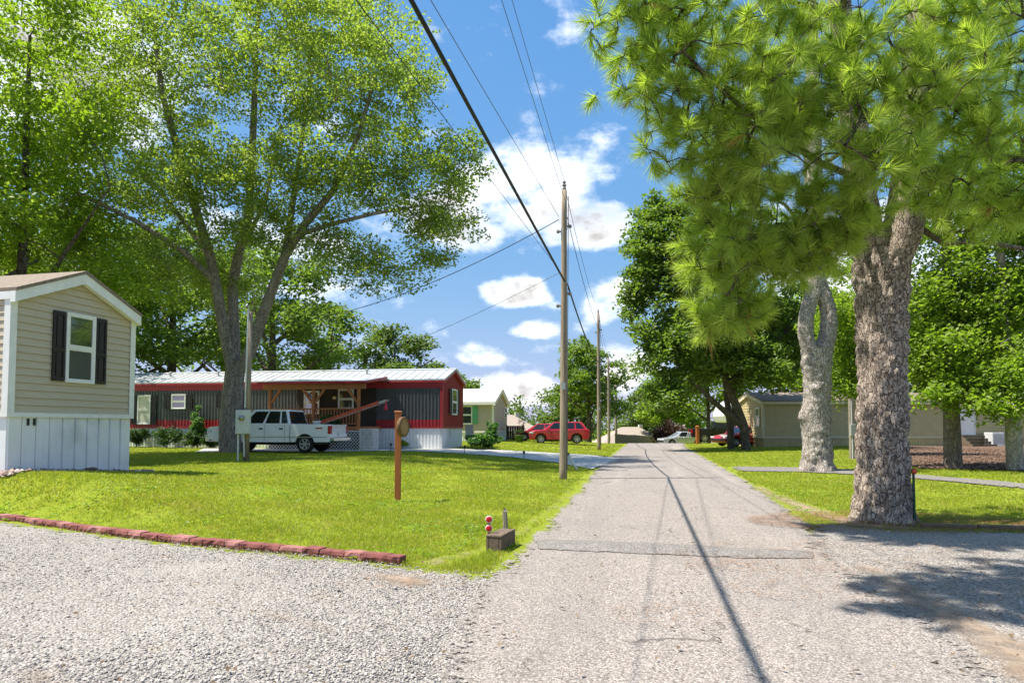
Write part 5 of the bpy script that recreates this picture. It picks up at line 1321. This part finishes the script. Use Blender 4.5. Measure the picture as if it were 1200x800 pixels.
# ---- sweetgums on the mulch bed
def gum(px, py, label, bark, tr, H, lobes, lean=0.0, limbs_extra=()):
    b = G(px, py); Y = b.y; tp_ = b + Vector((lean, 0, H))
    limbs = [([tuple(b + Vector((0, 0, -.3))), tuple(b + Vector((lean*.1, 0, H*.25))), tuple(b + Vector((lean*.5, .05, H*.6))), tuple(tp_)], tr, tr*.35)] + [([W_(*p, Y) for p in L_], tr*.4, tr*.12) for L_ in limbs_extra]
    return broadleaf('sweetgum_tree', label, tuple(b), [([tuple(p) for p in a], r0, r1) for a, r0, r1 in limbs], [(W_(a[0], a[1], Y + dy), r, n) for a, dy, r, n in lobes], 'leaf_gum', bark, .15, 56, .62, up=.45)
gum(1117, 548, 'slim sweetgum with brown trunk on the mulched slope', 'bark_gum', .29, 8.5,
    [((1100, 420), -.5, (1.7, 1.8, 1.1), 70), ((1140, 380), 0, (1.6, 1.8, 1.3), 70), ((1090, 350), 0, (1.5, 1.8, 1.2), 60), ((1130, 300), 0, (2, 2, 1.6), 80), ((1110, 460), -1, (1.1, 1.2, .7), 34), ((1080, 400), 0, (1.0, 1.4, 1.0), 34), ((1120, 220), 0, (2.4, 2.2, 2), 80)], 0, [[(1117, 440), (1085, 390), (1070, 350)], [(1117, 430), (1140, 380), (1160, 330)]])
gum(1190, 551, 'pale barked sweetgum standing beside the mulched slope', 'bark_birch', .25, 8.5,
    [((1190, 430), -.5, (1.5, 1.8, 1.3), 70), ((1230, 380), 0, (1.8, 2, 1.5), 60), ((1180, 350), .5, (1.5, 1.6, 1.3), 70), ((1200, 280), 0, (2.2, 2, 1.6), 70), ((1165, 470), -.5, (1.0, 1.2, .7), 34), ((1200, 200), 0, (2.4, 2.2, 2), 60)], -.3)
gum(1040, 533, 'young leafy sweetgum between the two pine trunks', 'bark_gum', .16, 7.5,
    [((1000, 420), 0, (1.7, 1.8, 1.4), 80), ((985, 370), 0, (1.7, 1.8, 1.3), 70), ((1030, 380), .5, (1.6, 1.8, 1.6), 60), ((990, 455), 0, (1.1, 1.2, .9), 40), ((1010, 320), 0, (2, 2, 1.5), 60)])
simple_tree(940, 58, 14, 11, 'leaf_gum', 'leafy tree behind the khaki home gable', n=220, size=.34, per=40, crad=.95, cb=.2)
simple_tree(1040, 60, 15, 13, 'leaf_gum', 'broad leafy tree behind the middle of the khaki home', n=240, size=.36, per=40, crad=1.0, cb=.2)
simple_tree(1150, 58, 15, 13, 'leaf_oak', 'dense tree behind the white door of the khaki home', n=220, size=.38, per=40, crad=1.1, cb=.18)
simple_tree(985, 56, 12, 10, 'leaf_gum', 'low branched leafy tree just behind the khaki roof', n=220, size=.32, per=40, crad=.95, cb=.16)
simple_tree(1090, 55, 13, 10, 'leaf_gum', 'bright leafy tree behind the khaki roof near the door', n=220, size=.32, per=40, crad=.95, cb=.16)
simple_tree(1250, 50, 15, 12, 'leaf_gum', 'tall leafy tree at the far end of the khaki home', n=200, size=.36, per=40, crad=1.1, cb=.2)
simple_tree(990, 80, 17, 14, 'leaf_far', 'tall pale tree far behind the khaki home roof', n=180, size=.48, per=36, crad=1.3, cb=.15)
simple_tree(1120, 84, 18, 15, 'leaf_far', 'tall distant tree beyond the khaki home', n=180, size=.48, per=36, crad=1.3, cb=.15)

# ---- distant wood closing the view all round
def far_wood():
    rd = np.random.default_rng(5); Cs = []; Ns = []; Ss = []
    for a in np.arange(-100, 101, 1.15):
        for row in range(2):
            D_ = 150 + row * 26 + rd.uniform(-10, 10); an = R(a + rd.uniform(-.5, .5)); x, y = D_*math.sin(an), D_*math.cos(an)
            if y < -20: continue
            z0 = gz(x, y); H = rd.uniform(9.5, 13.5) + row*1.5
            for k in range(7):
                c = np.array([x, y, z0]) + np.array([rd.uniform(-2.4, 2.4), rd.uniform(-2, 2), H * (.16 + .11*k)]); n = 38
                d = rd.normal(size=(n, 3)); d /= np.linalg.norm(d, axis=1, keepdims=True)
                Cs.append(c + d * np.array([2.1, 2.1, 1.6]) * rd.random((n, 1))**.4); nn = rd.normal(size=(n, 3)); nn[:, 2] = abs(nn[:, 2]) + .4; Ns.append(nn / np.linalg.norm(nn, axis=1, keepdims=True)); Ss.append(rd.uniform(.6, 1.1, n))
    V, F = leaf_quads(np.concatenate(Cs), np.concatenate(Ns), np.concatenate(Ss)); o = npmesh('distant_wood', V, F, 'leaf_far')
    tag(o, 'distant wooded ridge closing the view beyond the houses', 'wood', kind='stuff')
far_wood()

# ================================================================== pines
def needle_tufts(T, D, L, per, seed=0):
    """T tuft bases, D shoot directions; every needle is one thin triangle"""
    n = len(T); T = np.repeat(T, per, 0); D = np.repeat(D, per, 0); N = len(T)
    t = RNG.random((N, 1)); s = rvec(N); s -= D * (s * D).sum(1, keepdims=True); s /= np.linalg.norm(s, axis=1, keepdims=True) + 1e-9
    spread = .25 + .95 * (1 - t) + RNG.normal(size=(N, 1)) * .16
    d = D * np.cos(spread) + s * np.sin(spread); base = T + D * (t * .17)
    Ln = L * (.75 + .4 * RNG.random((N, 1))) * (1 - .2 * t); tip = base + d * Ln + np.array([0, 0, -1]) * Ln * .10
    w = np.cross(d, rvec(N)); w /= np.linalg.norm(w, axis=1, keepdims=True) + 1e-9; wd = .0046
    V = np.stack([base - w*wd, base + w*wd, tip], 1).reshape(-1, 3); F = np.arange(3*N).reshape(-1, 3)
    return V, F
def trunk_mesh(name, pts, radii, mat, parent, n=40, sub=8, amp=.05, plate=11.0, flare=None, knobs=()):
    P = [Vector(p) for p in pts]; fine = []; rr = []
    for i in range(len(P) - 1):
        p0, p1, p2, p3 = P[max(i-1, 0)], P[i], P[i+1], P[min(i+2, len(P)-1)]
        for j in range(sub):
            t = j / sub; fine.append(.5 * ((2*p1) + (p2 - p0)*t + (2*p0 - 5*p1 + 4*p2 - p3)*t*t + (3*p1 - p0 - 3*p2 + p3)*t**3)); rr.append(radii[i] + (radii[i+1] - radii[i])*t)
    fine.append(P[-1]); rr.append(radii[-1])
    def wob(c, d, i):
        q = c + d * rr[i]; qs = Vector((q.x, q.y, q.z*.45)) * plate
        e = noise.voronoi(qs)[0]; ridge = min(.5, (e[1] - e[0])) * 2
        v = 1 + amp * (ridge - .5) + .09 * noise.noise(q * 1.7) + .05 * noise.noise(q * 4.2)
        for kc, kr, ka in knobs:
            dd = (q - Vector(kc)).length
            if dd < kr * 2: v += ka * math.exp(-(dd / kr)**2 * 1.6)
        if flare:
            z = q.z; a = math.atan2(d.y, d.x); v += max(0, 1 - z / flare)**2 * (.16 + .14 * math.sin(a*4 + 1) + .07 * math.sin(a*7))
        return v
    return MB().tube(fine, rr, n, True, wob).build(name, mat, parent, True)

def pine(name, label, base, trunk_sections, lobes, wood_limbs, tufts_per, L, per, bark, extra=None):
    root = thing(name, label, 'tree', tuple(base)); b = np.array(base); sk = Skeleton()
    for sec in trunk_sections: trunk_mesh('trunk', [tuple(np.array(p) - b) for p in sec['p']], sec['r'], bark, root, **sec.get('k', {}))
    first = True
    for pts, r0, r1 in wood_limbs:
        P = [np.array(p) - b for p in pts]
        if first: sk.limb(P, r0, r1); first = False
        else: sk.limb(P[1:], r0, r1, sk.nearest(P[0]))
    n0 = len(sk.P)
    att = np.concatenate([ell(np.array(c) - b, r, n, .55) for c, r, n in lobes]); ends = sk.reach(att, wig=.22); rad = sk.radii(.0065, 2.3)
    wood_mesh('branch', sk, rad, 'bark_dark', root)
    T = []; Dv = []
    for i in ends:
        p = sk.P[i]; q = sk.P[sk.par[i]]; d = p - q; d = d / (np.linalg.norm(d) + 1e-9)
        for k in range(tufts_per if tufts_per != 2 or RNG.random() < .22 else 1):
            dd = d * .55 + RNG.normal(size=3) * .5 + np.array([0, 0, .38]); dd /= np.linalg.norm(dd)
            o = 0 if k == 0 else 1
            T.append(p - d * (.02 if k == 0 else RNG.uniform(.0, .35)) + o * RNG.normal(size=3) * .13); Dv.append(dd)
    T = np.array(T); Dv = np.array(Dv)
    V, F = needle_tufts(T, Dv, L, per); npmesh('crown', V, F, 'needle', root)
    # bare brown shoots inside the tufts
    m = MB()
    for a, d in zip(T[::1], Dv[::1]): m.tube([a - d*.06, a + d*.17], [.006, .004], 3, False)
    m.build('shoot', 'bark_dark', root)
    k = RNG.choice(len(T), max(4, len(T)//45), replace=False); V, F = needle_tufts(T[k], Dv[k] - np.array([0, 0, .6]), L*.8, 26); npmesh('dry_needles', V, F, 'needle_dry', root)
    return root

pb = G(1035, 611); pY = pb.y
def wp(px, py, dy=0): return W_(px, py, pY + dy)
pz = lambda px, py: tuple(W_(px, py, pY))
R_ = lambda px: px / 2 / F_PX * pY
sections = [dict(p=[tuple(pb + Vector((0, 0, -.25))), pz(1035, 590), pz(1034, 540), pz(1034, 480), pz(1034, 420), pz(1033, 360), pz(1033, 318), pz(1034, 296)], r=[R_(70), R_(63), R_(55), R_(53), R_(53), R_(55), R_(62), R_(58)],
                 k=dict(n=96, sub=34, amp=.14, plate=8.0, flare=.5, knobs=[(tuple(Vector(pz(1042, 300)) - pb - Vector((0, .4, 0))), .12, .10)])),
            dict(p=[pz(1036, 318), pz(1050, 286), pz(1060, 255), pz(1066, 210), pz(1072, 140), pz(1080, 20), pz(1085, -120), pz(1090, -260)], r=[R_(48), R_(46), R_(44), R_(42), R_(38), R_(34), R_(26), R_(16)], k=dict(n=40, sub=12, amp=.07, plate=9)),
            dict(p=[pz(1030, 318), pz(1018, 286), pz(1012, 255), pz(1008, 210), pz(1000, 140), pz(985, 20), pz(975, -120), pz(968, -220)], r=[R_(42), R_(40), R_(36), R_(33), R_(30), R_(26), R_(20), R_(12)], k=dict(n=40, sub=12, amp=.07, plate=9))]
wl_ = [([pz(1036, 318), pz(1060, 255), pz(1066, 210), pz(1080, 20), pz(1085, -120), pz(1090, -260)], .16, .05),
       ([pz(1036, 318), pz(1012, 255), pz(1008, 210), pz(985, 20), pz(975, -120), pz(968, -220)], .14, .05),
       ([pz(1008, 210), wp(960, 190, -.8), wp(900, 150, -1.6), wp(850, 110, -2.0), wp(800, 60, -2.2)], .06, .02),
       ([pz(1012, 255), wp(970, 260, -.6), wp(910, 265, -1.0), wp(860, 290, -1.2)], .05, .015),
       ([pz(985, 20), wp(920, 0, -.8), wp(850, -20, -1.6), wp(780, -20, -2.0), wp(720, -10, -2.2)], .06, .02),
       ([pz(1066, 210), wp(1110, 190, -.8), wp(1160, 180, -1.4), wp(1210, 190, -1.8)], .05, .02),
       ([pz(1064, 240), wp(1105, 285, .2), wp(1150, 282, .4), wp(1200, 292, .6), wp(1260, 280, .8)], .055, .03),
       ([pz(1080, 20), wp(1140, 40, -1), wp(1200, 20, -1.8)], .05, .02), ([pz(1072, 140), wp(1040, 130, -1.2), wp(1010, 140, -2.2), wp(990, 170, -3)], .05, .02),
       ([pz(985, 20), wp(1000, -60, -2), wp(900, -160, -3.5), wp(800, -240, -4.4)], .06, .02), ([pz(1085, -120), wp(1180, -180, -2), wp(1300, -240, -3)], .05, .02)]
PL = [((735, 20), -2.0, (.62, .8, .5), 34), ((765, 85), -2.0, (.55, .8, .55), 36), ((790, 30), -1.8, (.75, 1, .7), 46), ((800, 150), -1.8, (.62, .8, .6), 44), ((860, 90), -2.0, (.95, 1.1, .8), 72), ((830, 225), -1.4, (.6, .8, .6), 46), ((880, 190), -1.8, (.8, .9, .65), 60),
      ((870, 290), -1.2, (.8, .8, .55), 56), ((835, 320), -1.0, (.55, .6, .45), 34), ((845, 366), -.9, (.46, .5, .26), 24), ((920, 300), -.8, (.6, .7, .4), 36), ((880, 355), -.9, (.4, .5, .3), 18), ((945, 130), -2.0, (.95, 1, .75), 66), ((950, 240), -1.5, (.75, .8, .5), 50),
      ((1010, 60), -2.2, (.95, 1, .75), 64), ((1030, 180), -2.6, (.62, .6, .42), 40), ((1000, 262), -1.6, (.45, .5, .3), 24), ((945, 305), -1.3, (.5, .5, .22), 24), ((975, 290), -1.2, (.4, .5, .22), 20), ((835, 382), -.9, (.32, .4, .14), 10), ((1090, 110), -2.2, (.85, .9, .6), 54), ((1130, 30), -2, (.95, 1, .7), 60), ((1170, 160), -1.8, (.75, .9, .5), 48), ((1110, 215), -1.8, (.6, .7, .35), 34),
      ((1190, 230), -1.6, (.5, .7, .38), 30), ((1150, 250), -.6, (.6, .8, .3), 28), ((1220, 80), -2, (.9, 1, .9), 46), ((900, 20), -1.8, (1.1, 1.1, .7), 70), ((860, -70), -2, (1.3, 1.2, .7), 34), ((740, -70), -2.4, (.7, 1, .5), 34), ((1000, -80), -2, (1.4, 1.3, .8), 30), ((1150, -90), -2, (1.4, 1.3, .9), 30),
      ((700, -140), -4.6, (.7, .7, .45), 34), ((770, -200), -4.2, (.7, .8, .45), 34), ((860, -260), -3.6, (1.1, 1, .7), 44), ((1000, -260), -1.5, (1.8, 1.8, 1.2), 28), ((1050, -380), 0, (2.2, 2.2, 1.6), 36), ((1150, -300), .5, (2, 2, 1.5), 30), ((640, -150), -5.0, (.8, .6, .4), 30), ((720, -90), -5.2, (.7, .5, .35), 26), ((800, -120), -4.8, (.8, .6, .4), 30), ((880, -150), -4.6, (.9, .6, .4), 30), ((760, -170), -5.6, (.8, .5, .4), 34), ((650, -125), -5.7, (.7, .45, .35), 30), ((870, -170), -5.6, (.8, .5, .4), 30), ((980, 120), .6, (1.4, 1.2, 1.0), 60), ((1120, 120), .8, (1.4, 1.2, 1.0), 60), ((880, 140), .4, (1.1, 1.0, 1.0), 50), ((1200, 10), 1.0, (1.4, 1.2, 1.0), 50)]
pine('pine_tree', 'big forked loblolly pine overhanging the road with long bright needles', tuple(pb), sections, [(W_(a[0], a[1], pY + dy), r, n) for a, dy, r, n in PL], wl_, 2, .27, 118, 'bark_pine')
straw_c = np.array(pb)

# knobbly grey pine behind
kb = G(958, 552); kY = kb.y
def kp(px, py, dy=0): return tuple(W_(px, py, kY + dy))
Rk = lambda px: px / 2 / F_PX * kY
secs = [dict(p=[tuple(kb + Vector((0, 0, -.25))), kp(958, 540), kp(957, 510), kp(957, 470), kp(958, 445), kp(957, 424), kp(958, 408)], r=[Rk(40), Rk(35), Rk(31), Rk(31), Rk(30), Rk(33), Rk(35)],
             k=dict(n=48, sub=20, amp=.12, plate=7, flare=.7, knobs=[(tuple(Vector(kp(941, 488)) - kb), .28, .42), (tuple(Vector(kp(943, 425)) - kb), .2, .22), (tuple(Vector(kp(975, 450)) - kb), .18, .2), (tuple(Vector(kp(950, 455)) - kb - Vector((0, .4, 0))), .15, .2)])),
        dict(p=[kp(955, 420), kp(946, 400), kp(944, 380), kp(948, 358), kp(955, 340), kp(956, 322), kp(955, 280), kp(953, 200), kp(952, 60), kp(950, -60)], r=[Rk(20), Rk(18), Rk(17), Rk(17), Rk(18), Rk(20), Rk(22), Rk(20), Rk(14), Rk(7)], k=dict(n=32, sub=12, amp=.11, plate=8)),
        dict(p=[kp(960, 420), kp(968, 400), kp(971, 380), kp(969, 358), kp(962, 338), kp(958, 322)], r=[Rk(22), Rk(20), Rk(19), Rk(18), Rk(18), Rk(16)], k=dict(n=32, sub=12, amp=.11, plate=8, knobs=[(tuple(Vector(kp(975, 395)) - kb), .15, .2)]))]
kw = [([kp(955, 330), kp(955, 280), kp(953, 200), kp(952, 60), kp(950, -60)], .2, .05), ([kp(955, 280), kp(920, 240, -1), kp(880, 220, -1.5)], .08, .03), ([kp(953, 200), kp(1000, 170, -1), kp(1050, 150, -1.2)], .08, .03)]
KL = [((880, 210), -1.2, (1.6, 1.5, 1.0), 60), ((950, 150), 0, (2, 2, 1.4), 80), ((1040, 150), -.8, (1.8, 1.6, 1.2), 60), ((940, 40), 0, (2.4, 2.2, 1.6), 80), ((910, 285), -.8, (1.0, 1, .6), 30), ((1010, -40), 0, (2.2, 2, 1.6), 60), ((990, 270), -.5, (1.2, 1.2, .5), 30)]
pine('pine_tree', 'pale grey knobbly pine with a hole through its forked trunk', tuple(kb), secs, [(W_(a[0], a[1], kY + dy), r, n) for a, dy, r, n in KL], kw, 3, .24, 60, 'bark_pine_grey')
kn = MB().lathe((0, 0, 0), (1, 0, 0), [(0, .02), (.02, .10), (.08, .11), (.1, .03)], 10)

# ================================================================== shrubs and small plants
def shrub(loc, w, h, label, leaf='leaf_shrub', n=40, size=.1, per=60, name='shrub', cat='shrub', group=None, z=None):
    b = Vector(loc); root = thing(name, label, cat, tuple(b), 0, group); sk = Skeleton(); sk.limb([(0, 0, -.05), (0, 0, h*.3)], .03, .02, step=.1)
    att = ell((0, 0, h*.52), (w*.4, w*.4, h*.36), n); ends = sk.reach(att); wood_mesh('stem', sk, sk.radii(.004), 'bark_dark', root)
    C, N, S = leaf_cloud(np.array([sk.P[i] for i in ends]), per, min(w, h)*.2, size, .8, .35); V, F = leaf_quads(C, N, S); npmesh('foliage', V, F, leaf, root); return root
SG = 'shrubs along the charcoal home'
for px, yl, w, h, lab in ((160, -.9, 1.6, 1.2, 'dark shrub below the pale door of the charcoal home'), (196, -.9, 1.9, 1.25, 'broad dark shrub under the first shuttered window'), (226, -.8, 1.3, 1.0, 'smaller dark shrub between the two shuttered windows'), (232, -.5, .9, 2.6, 'tall thin sapling against the charcoal wall'), (248, -.8, 1.2, .9, 'low shrub just in front of the pickup nose')):
    q = frB.hit(px, 510, y=yl); p = frB.world(q.x, yl); shrub((p.x, p.y, gz(p.x, p.y)), w, h, lab, 'leaf_hosta' if h > 2 else 'leaf_shrub', group=SG, n=46)
q = onground((378 - 600)/800*31.7, 32.5); 
p = frB.world(frB.hit(386, 490, y=PY - .45).x, PY - .45); shrub((p.x, p.y, gz(p.x, p.y)), 1.5, 2.1, 'leafy bush growing against the porch railing', 'leaf_shrub', n=50)
q = G(566, 526.5); hosta = shrub(tuple(q), 2.7, 1.0, 'low spreading green clump on the corner of the driveway lawn', 'leaf_hosta', n=60, size=.16, per=40, name='plant_clump', cat='plant')
q2 = q + Vector((.45, .3, 0)); q2.z = gz(q2.x, q2.y); shrub(tuple(q2), .8, 1.9, 'tall flowering stems rising from the green clump', 'leaf_hosta', n=26, size=.12, per=40, name='tall_plant', cat='plant')
q = frB.world(-2.0, -.5); shrub((q.x, q.y, gz(q.x, q.y)), .8, .55, 'small bright weed against the white skirting', 'leaf_bright', n=14, size=.14, per=30, name='weed', cat='plant')
q = onground((783 - 600)/800*74, 74); shrub(tuple(q), 4.2, 3.4, 'dark plum leaved bush beside the plank fence', 'leaf_plum', n=70, size=.22, per=50)
q = PLANTER.location; pc = shrub((0, 0, .5), .8, .6, 'x', 'leaf_shrub', n=14, size=.08, per=40); 
for k_ in ('label', 'category'): del pc[k_]
pc.name = 'clipped_plant'; pc.parent = PLANTER
q = onground((611.5 - 600)/800*55.5, 55.5); shrub(tuple(q), .9, 2.0, 'small reddish sapling near the planter tub', 'leaf_plum', n=14, size=.1, per=16, name='sapling', cat='sapling')

# ================================================================== grass blades, loose gravel, straw
def field(n_try, dens, rmax, rmin=3.0, half=R(44)):
    """random ground points in front of the camera, denser near it"""
    u = RNG.random(n_try); r_ = rmin * (rmax / rmin) ** u; a = (RNG.random(n_try)*2 - 1) * half
    return r_ * np.sin(a), r_ * np.cos(a)
def outside(x, y, polys):
    ok = np.ones(x.shape, bool)
    for P in polys: ok &= ~inpoly(P, x, y)
    return ok
x, y = field(390000, 0, 62, 6.5)
ok = outside(x, y, POLYS + FOOT) & (y > edging_y(x) * 0 + 5)
for P in WORN:
    w_ = inpoly(P, x, y); ok &= ~(w_ & (RNG.random(x.shape) < .9))
x, y = x[ok], y[ok]
patch = np.array([noise.noise(Vector((a*.9, b*.9, 2.0))) for a, b in zip(x, y)])
keep = RNG.random(len(x)) < np.clip(.85 + patch*.9, .3, 1); x, y, patch = x[keep], y[keep], patch[keep]
d = np.hypot(x, y); n = len(x); B = 3
X = np.repeat(x, B) + RNG.normal(size=n*B)*.025; Yv = np.repeat(y, B) + RNG.normal(size=n*B)*.025; dd = np.repeat(d, B)
Zv = g(X, Yv); a = RNG.random(n*B)*2*math.pi; h = (.03 + .028*RNG.random(n*B)) * np.clip(1 + .25*np.repeat(patch, B), .6, 1.4); w_ = .0042 * np.clip(dd/8, 1, 6)
lean = RNG.normal(size=(n*B, 2))*.028
base = np.stack([X, Yv, Zv - .004], 1); side = np.stack([np.cos(a)*w_, np.sin(a)*w_, np.zeros_like(a)], 1); tip = base + np.stack([lean[:, 0], lean[:, 1], h], 1)
V = np.stack([base - side, base + side, tip], 1).reshape(-1, 3)
tag(npmesh('grass', V, np.arange(len(V)).reshape(-1, 3), 'grass_blade'), 'short mown grass blades covering both lawns', 'grass', kind='stuff')

def stones(x, y, zoff, smin, smax, name, label, mat='stone'):
    n = len(x); s = (smin + (smax - smin) * RNG.random(n)**2) * np.where(RNG.random(n) < .012, 2.0, 1.0); oct_ = np.array([[1, 0, 0], [-1, 0, 0], [0, 1, 0], [0, -1, 0], [0, 0, 1], [0, 0, -1]], float)
    V = oct_[None] * s[:, None, None] * (1 + .45*(RNG.random((n, 6, 1)) - .5)) * np.array([1, .8, .55]) + RNG.normal(size=(n, 6, 3)) * s[:, None, None] * .22
    an = RNG.random(n)*2*math.pi; c, q = np.cos(an)[:, None], np.sin(an)[:, None]; V = np.stack([V[..., 0]*c - V[..., 1]*q, V[..., 0]*q + V[..., 1]*c, V[..., 2]], -1)
    V += np.stack([x, y, g(x, y) + zoff + s*.25], 1)[:, None, :]
    f = np.array([[0, 2, 4], [2, 1, 4], [1, 3, 4], [3, 0, 4], [2, 0, 5], [1, 2, 5], [3, 1, 5], [0, 3, 5]]); F = (np.arange(n)[:, None, None]*6 + f[None]).reshape(-1, 3)
    return tag(npmesh(name, V.reshape(-1, 3), F, mat), label, 'gravel', kind='stuff')
x, y = field(150000, 0, 16, 2.6)
gl = [(p.x, p.y) for p in gravel_l]; rdp = [(p.x, p.y) for p in ROAD]; dr_ = [(p.x, p.y) for p in DRIVE_R]; sdp = [(p.x, p.y) for p in SAND]
on = inpoly(gl, x, y) & ~inpoly(rdp, x, y); dn_ = np.array([noise.fractal(Vector((a*.45, b*.45, 5)), 1.0, 2.0, 3) for a, b in zip(x[on], y[on])])
k_ = RNG.random(on.sum()) < np.clip(.62 + dn_*1.1, .12, 1); xs, ys = x[on][k_], y[on][k_]
dR = near_poly(rdp, x, y); sp = inpoly(rdp, x, y) & (dR < .5) & (RNG.random(len(x)) < np.exp(-dR/.16)*.5) & (y < 8)
stones(np.concatenate([xs, x[sp]]), np.concatenate([ys, y[sp]]), .02, .005, .014, 'gravel_stones', 'loose limestone chips spread over the gravel drive')
on = inpoly(dr_, x, y) & ~inpoly(rdp, x, y) & ~inpoly(sdp, x, y) & (RNG.random(len(x)) < .55)
stones(x[on], y[on], .022, .006, .016, 'gravel_stones', 'loose chips spread over the shaded parking strip')
# stones at the foot of home A
xa = RNG.uniform(-13, .6, 2600); ya = RNG.uniform(-.42, .3, 2600); xb = RNG.uniform(.05, .55, 1500); yb = RNG.uniform(-.4, WA + .3, 1500)
lx = np.concatenate([xa[ya < 0], xb]); ly = np.concatenate([ya[ya < 0], yb]); wx = frA.o.x + frA.ax.x*lx + frA.ay.x*ly; wy = frA.o.y + frA.ax.y*lx + frA.ay.y*ly
stones(wx, wy, .03, .025, .06, 'border_stones', 'brown and pale river stones along the foot of the white skirting', 'river_stone')
# mulch chips and pine straw
x, y = field(60000, 0, 50, 18); on = inpoly([(p.x, p.y) for p in MULCH], x, y)
stones(x[on][:9000], y[on][:9000], .03, .02, .06, 'mulch_chips', 'bark chips on the mulched slope', 'mulch')
def straw(cx, cy, rad, n):
    a = RNG.random(n)*2*math.pi; r_ = np.sqrt(RNG.random(n))*rad; x = cx + np.cos(a)*r_*1.5; y = cy + np.sin(a)*r_*.8; d = RNG.random(n)*math.pi
    b = np.stack([x, y, g(x, y) + .052 + RNG.random(n)*.012], 1); u = np.stack([np.cos(d), np.sin(d), RNG.normal(size=n)*.05], 1)*.09; w = np.stack([-np.sin(d), np.cos(d), np.zeros(n)], 1)*.0025
    return np.stack([b - u - w, b - u + w, b + u], 1).reshape(-1, 3)
V = np.concatenate([straw(pb.x, pb.y - .25, 1.5, 6000), straw(2.3, 7.3, .35, 90), straw(1.3, 5.4, .4, 60), straw(3.9, 6.3, 1.3, 600), straw(3.6, 7.9, 1.3, 700), straw(-1.0, 6.6, .5, 80)])
tag(npmesh('pine_straw', V, np.arange(len(V)).reshape(-1, 3), 'straw'), 'fallen brown pine needles on the ground round the big pine', 'pine straw', kind='stuff')

# broad-leaved weeds in the lawn and fallen leaves
x, y = field(9000, 0, 40, 6.5); ok = outside(x, y, POLYS + FOOT); x, y = x[ok], y[ok]
wn_ = np.array([noise.noise(Vector((a*.5, b*.5, 9.0))) for a, b in zip(x, y)]); k_ = RNG.random(len(x)) < np.clip(wn_*2.2, 0, 1); x, y = x[k_], y[k_]
per_ = 9; X = np.repeat(x, per_) + RNG.normal(size=len(x)*per_)*.05; Y_ = np.repeat(y, per_) + RNG.normal(size=len(x)*per_)*.05
C = np.stack([X, Y_, g(X, Y_) + .035 + RNG.random(len(X))*.015], 1); N = rvec(len(X)); N[:, 2] = np.abs(N[:, 2]) + 1.2; N /= np.linalg.norm(N, axis=1, keepdims=True)
V, F = leaf_quads(C, N, .03 + .03*RNG.random(len(X))); tag(npmesh('weeds', V, F, 'leaf_gum'), 'patches of clover and small weeds in the lawn', 'weeds', kind='stuff')
x, y = field(420, 0, 26, 3.2); C = np.stack([x, y, g(x, y) + .055], 1); N = rvec(len(x)); N[:, 2] = np.abs(N[:, 2]) + 1.5; N /= np.linalg.norm(N, axis=1, keepdims=True)
V, F = leaf_quads(C, N, .025 + .03*RNG.random(len(x))); tag(npmesh('fallen_leaves', V, F, 'dead_leaf'), 'scattered dry fallen leaves on road, gravel and grass', 'leaves', kind='stuff')
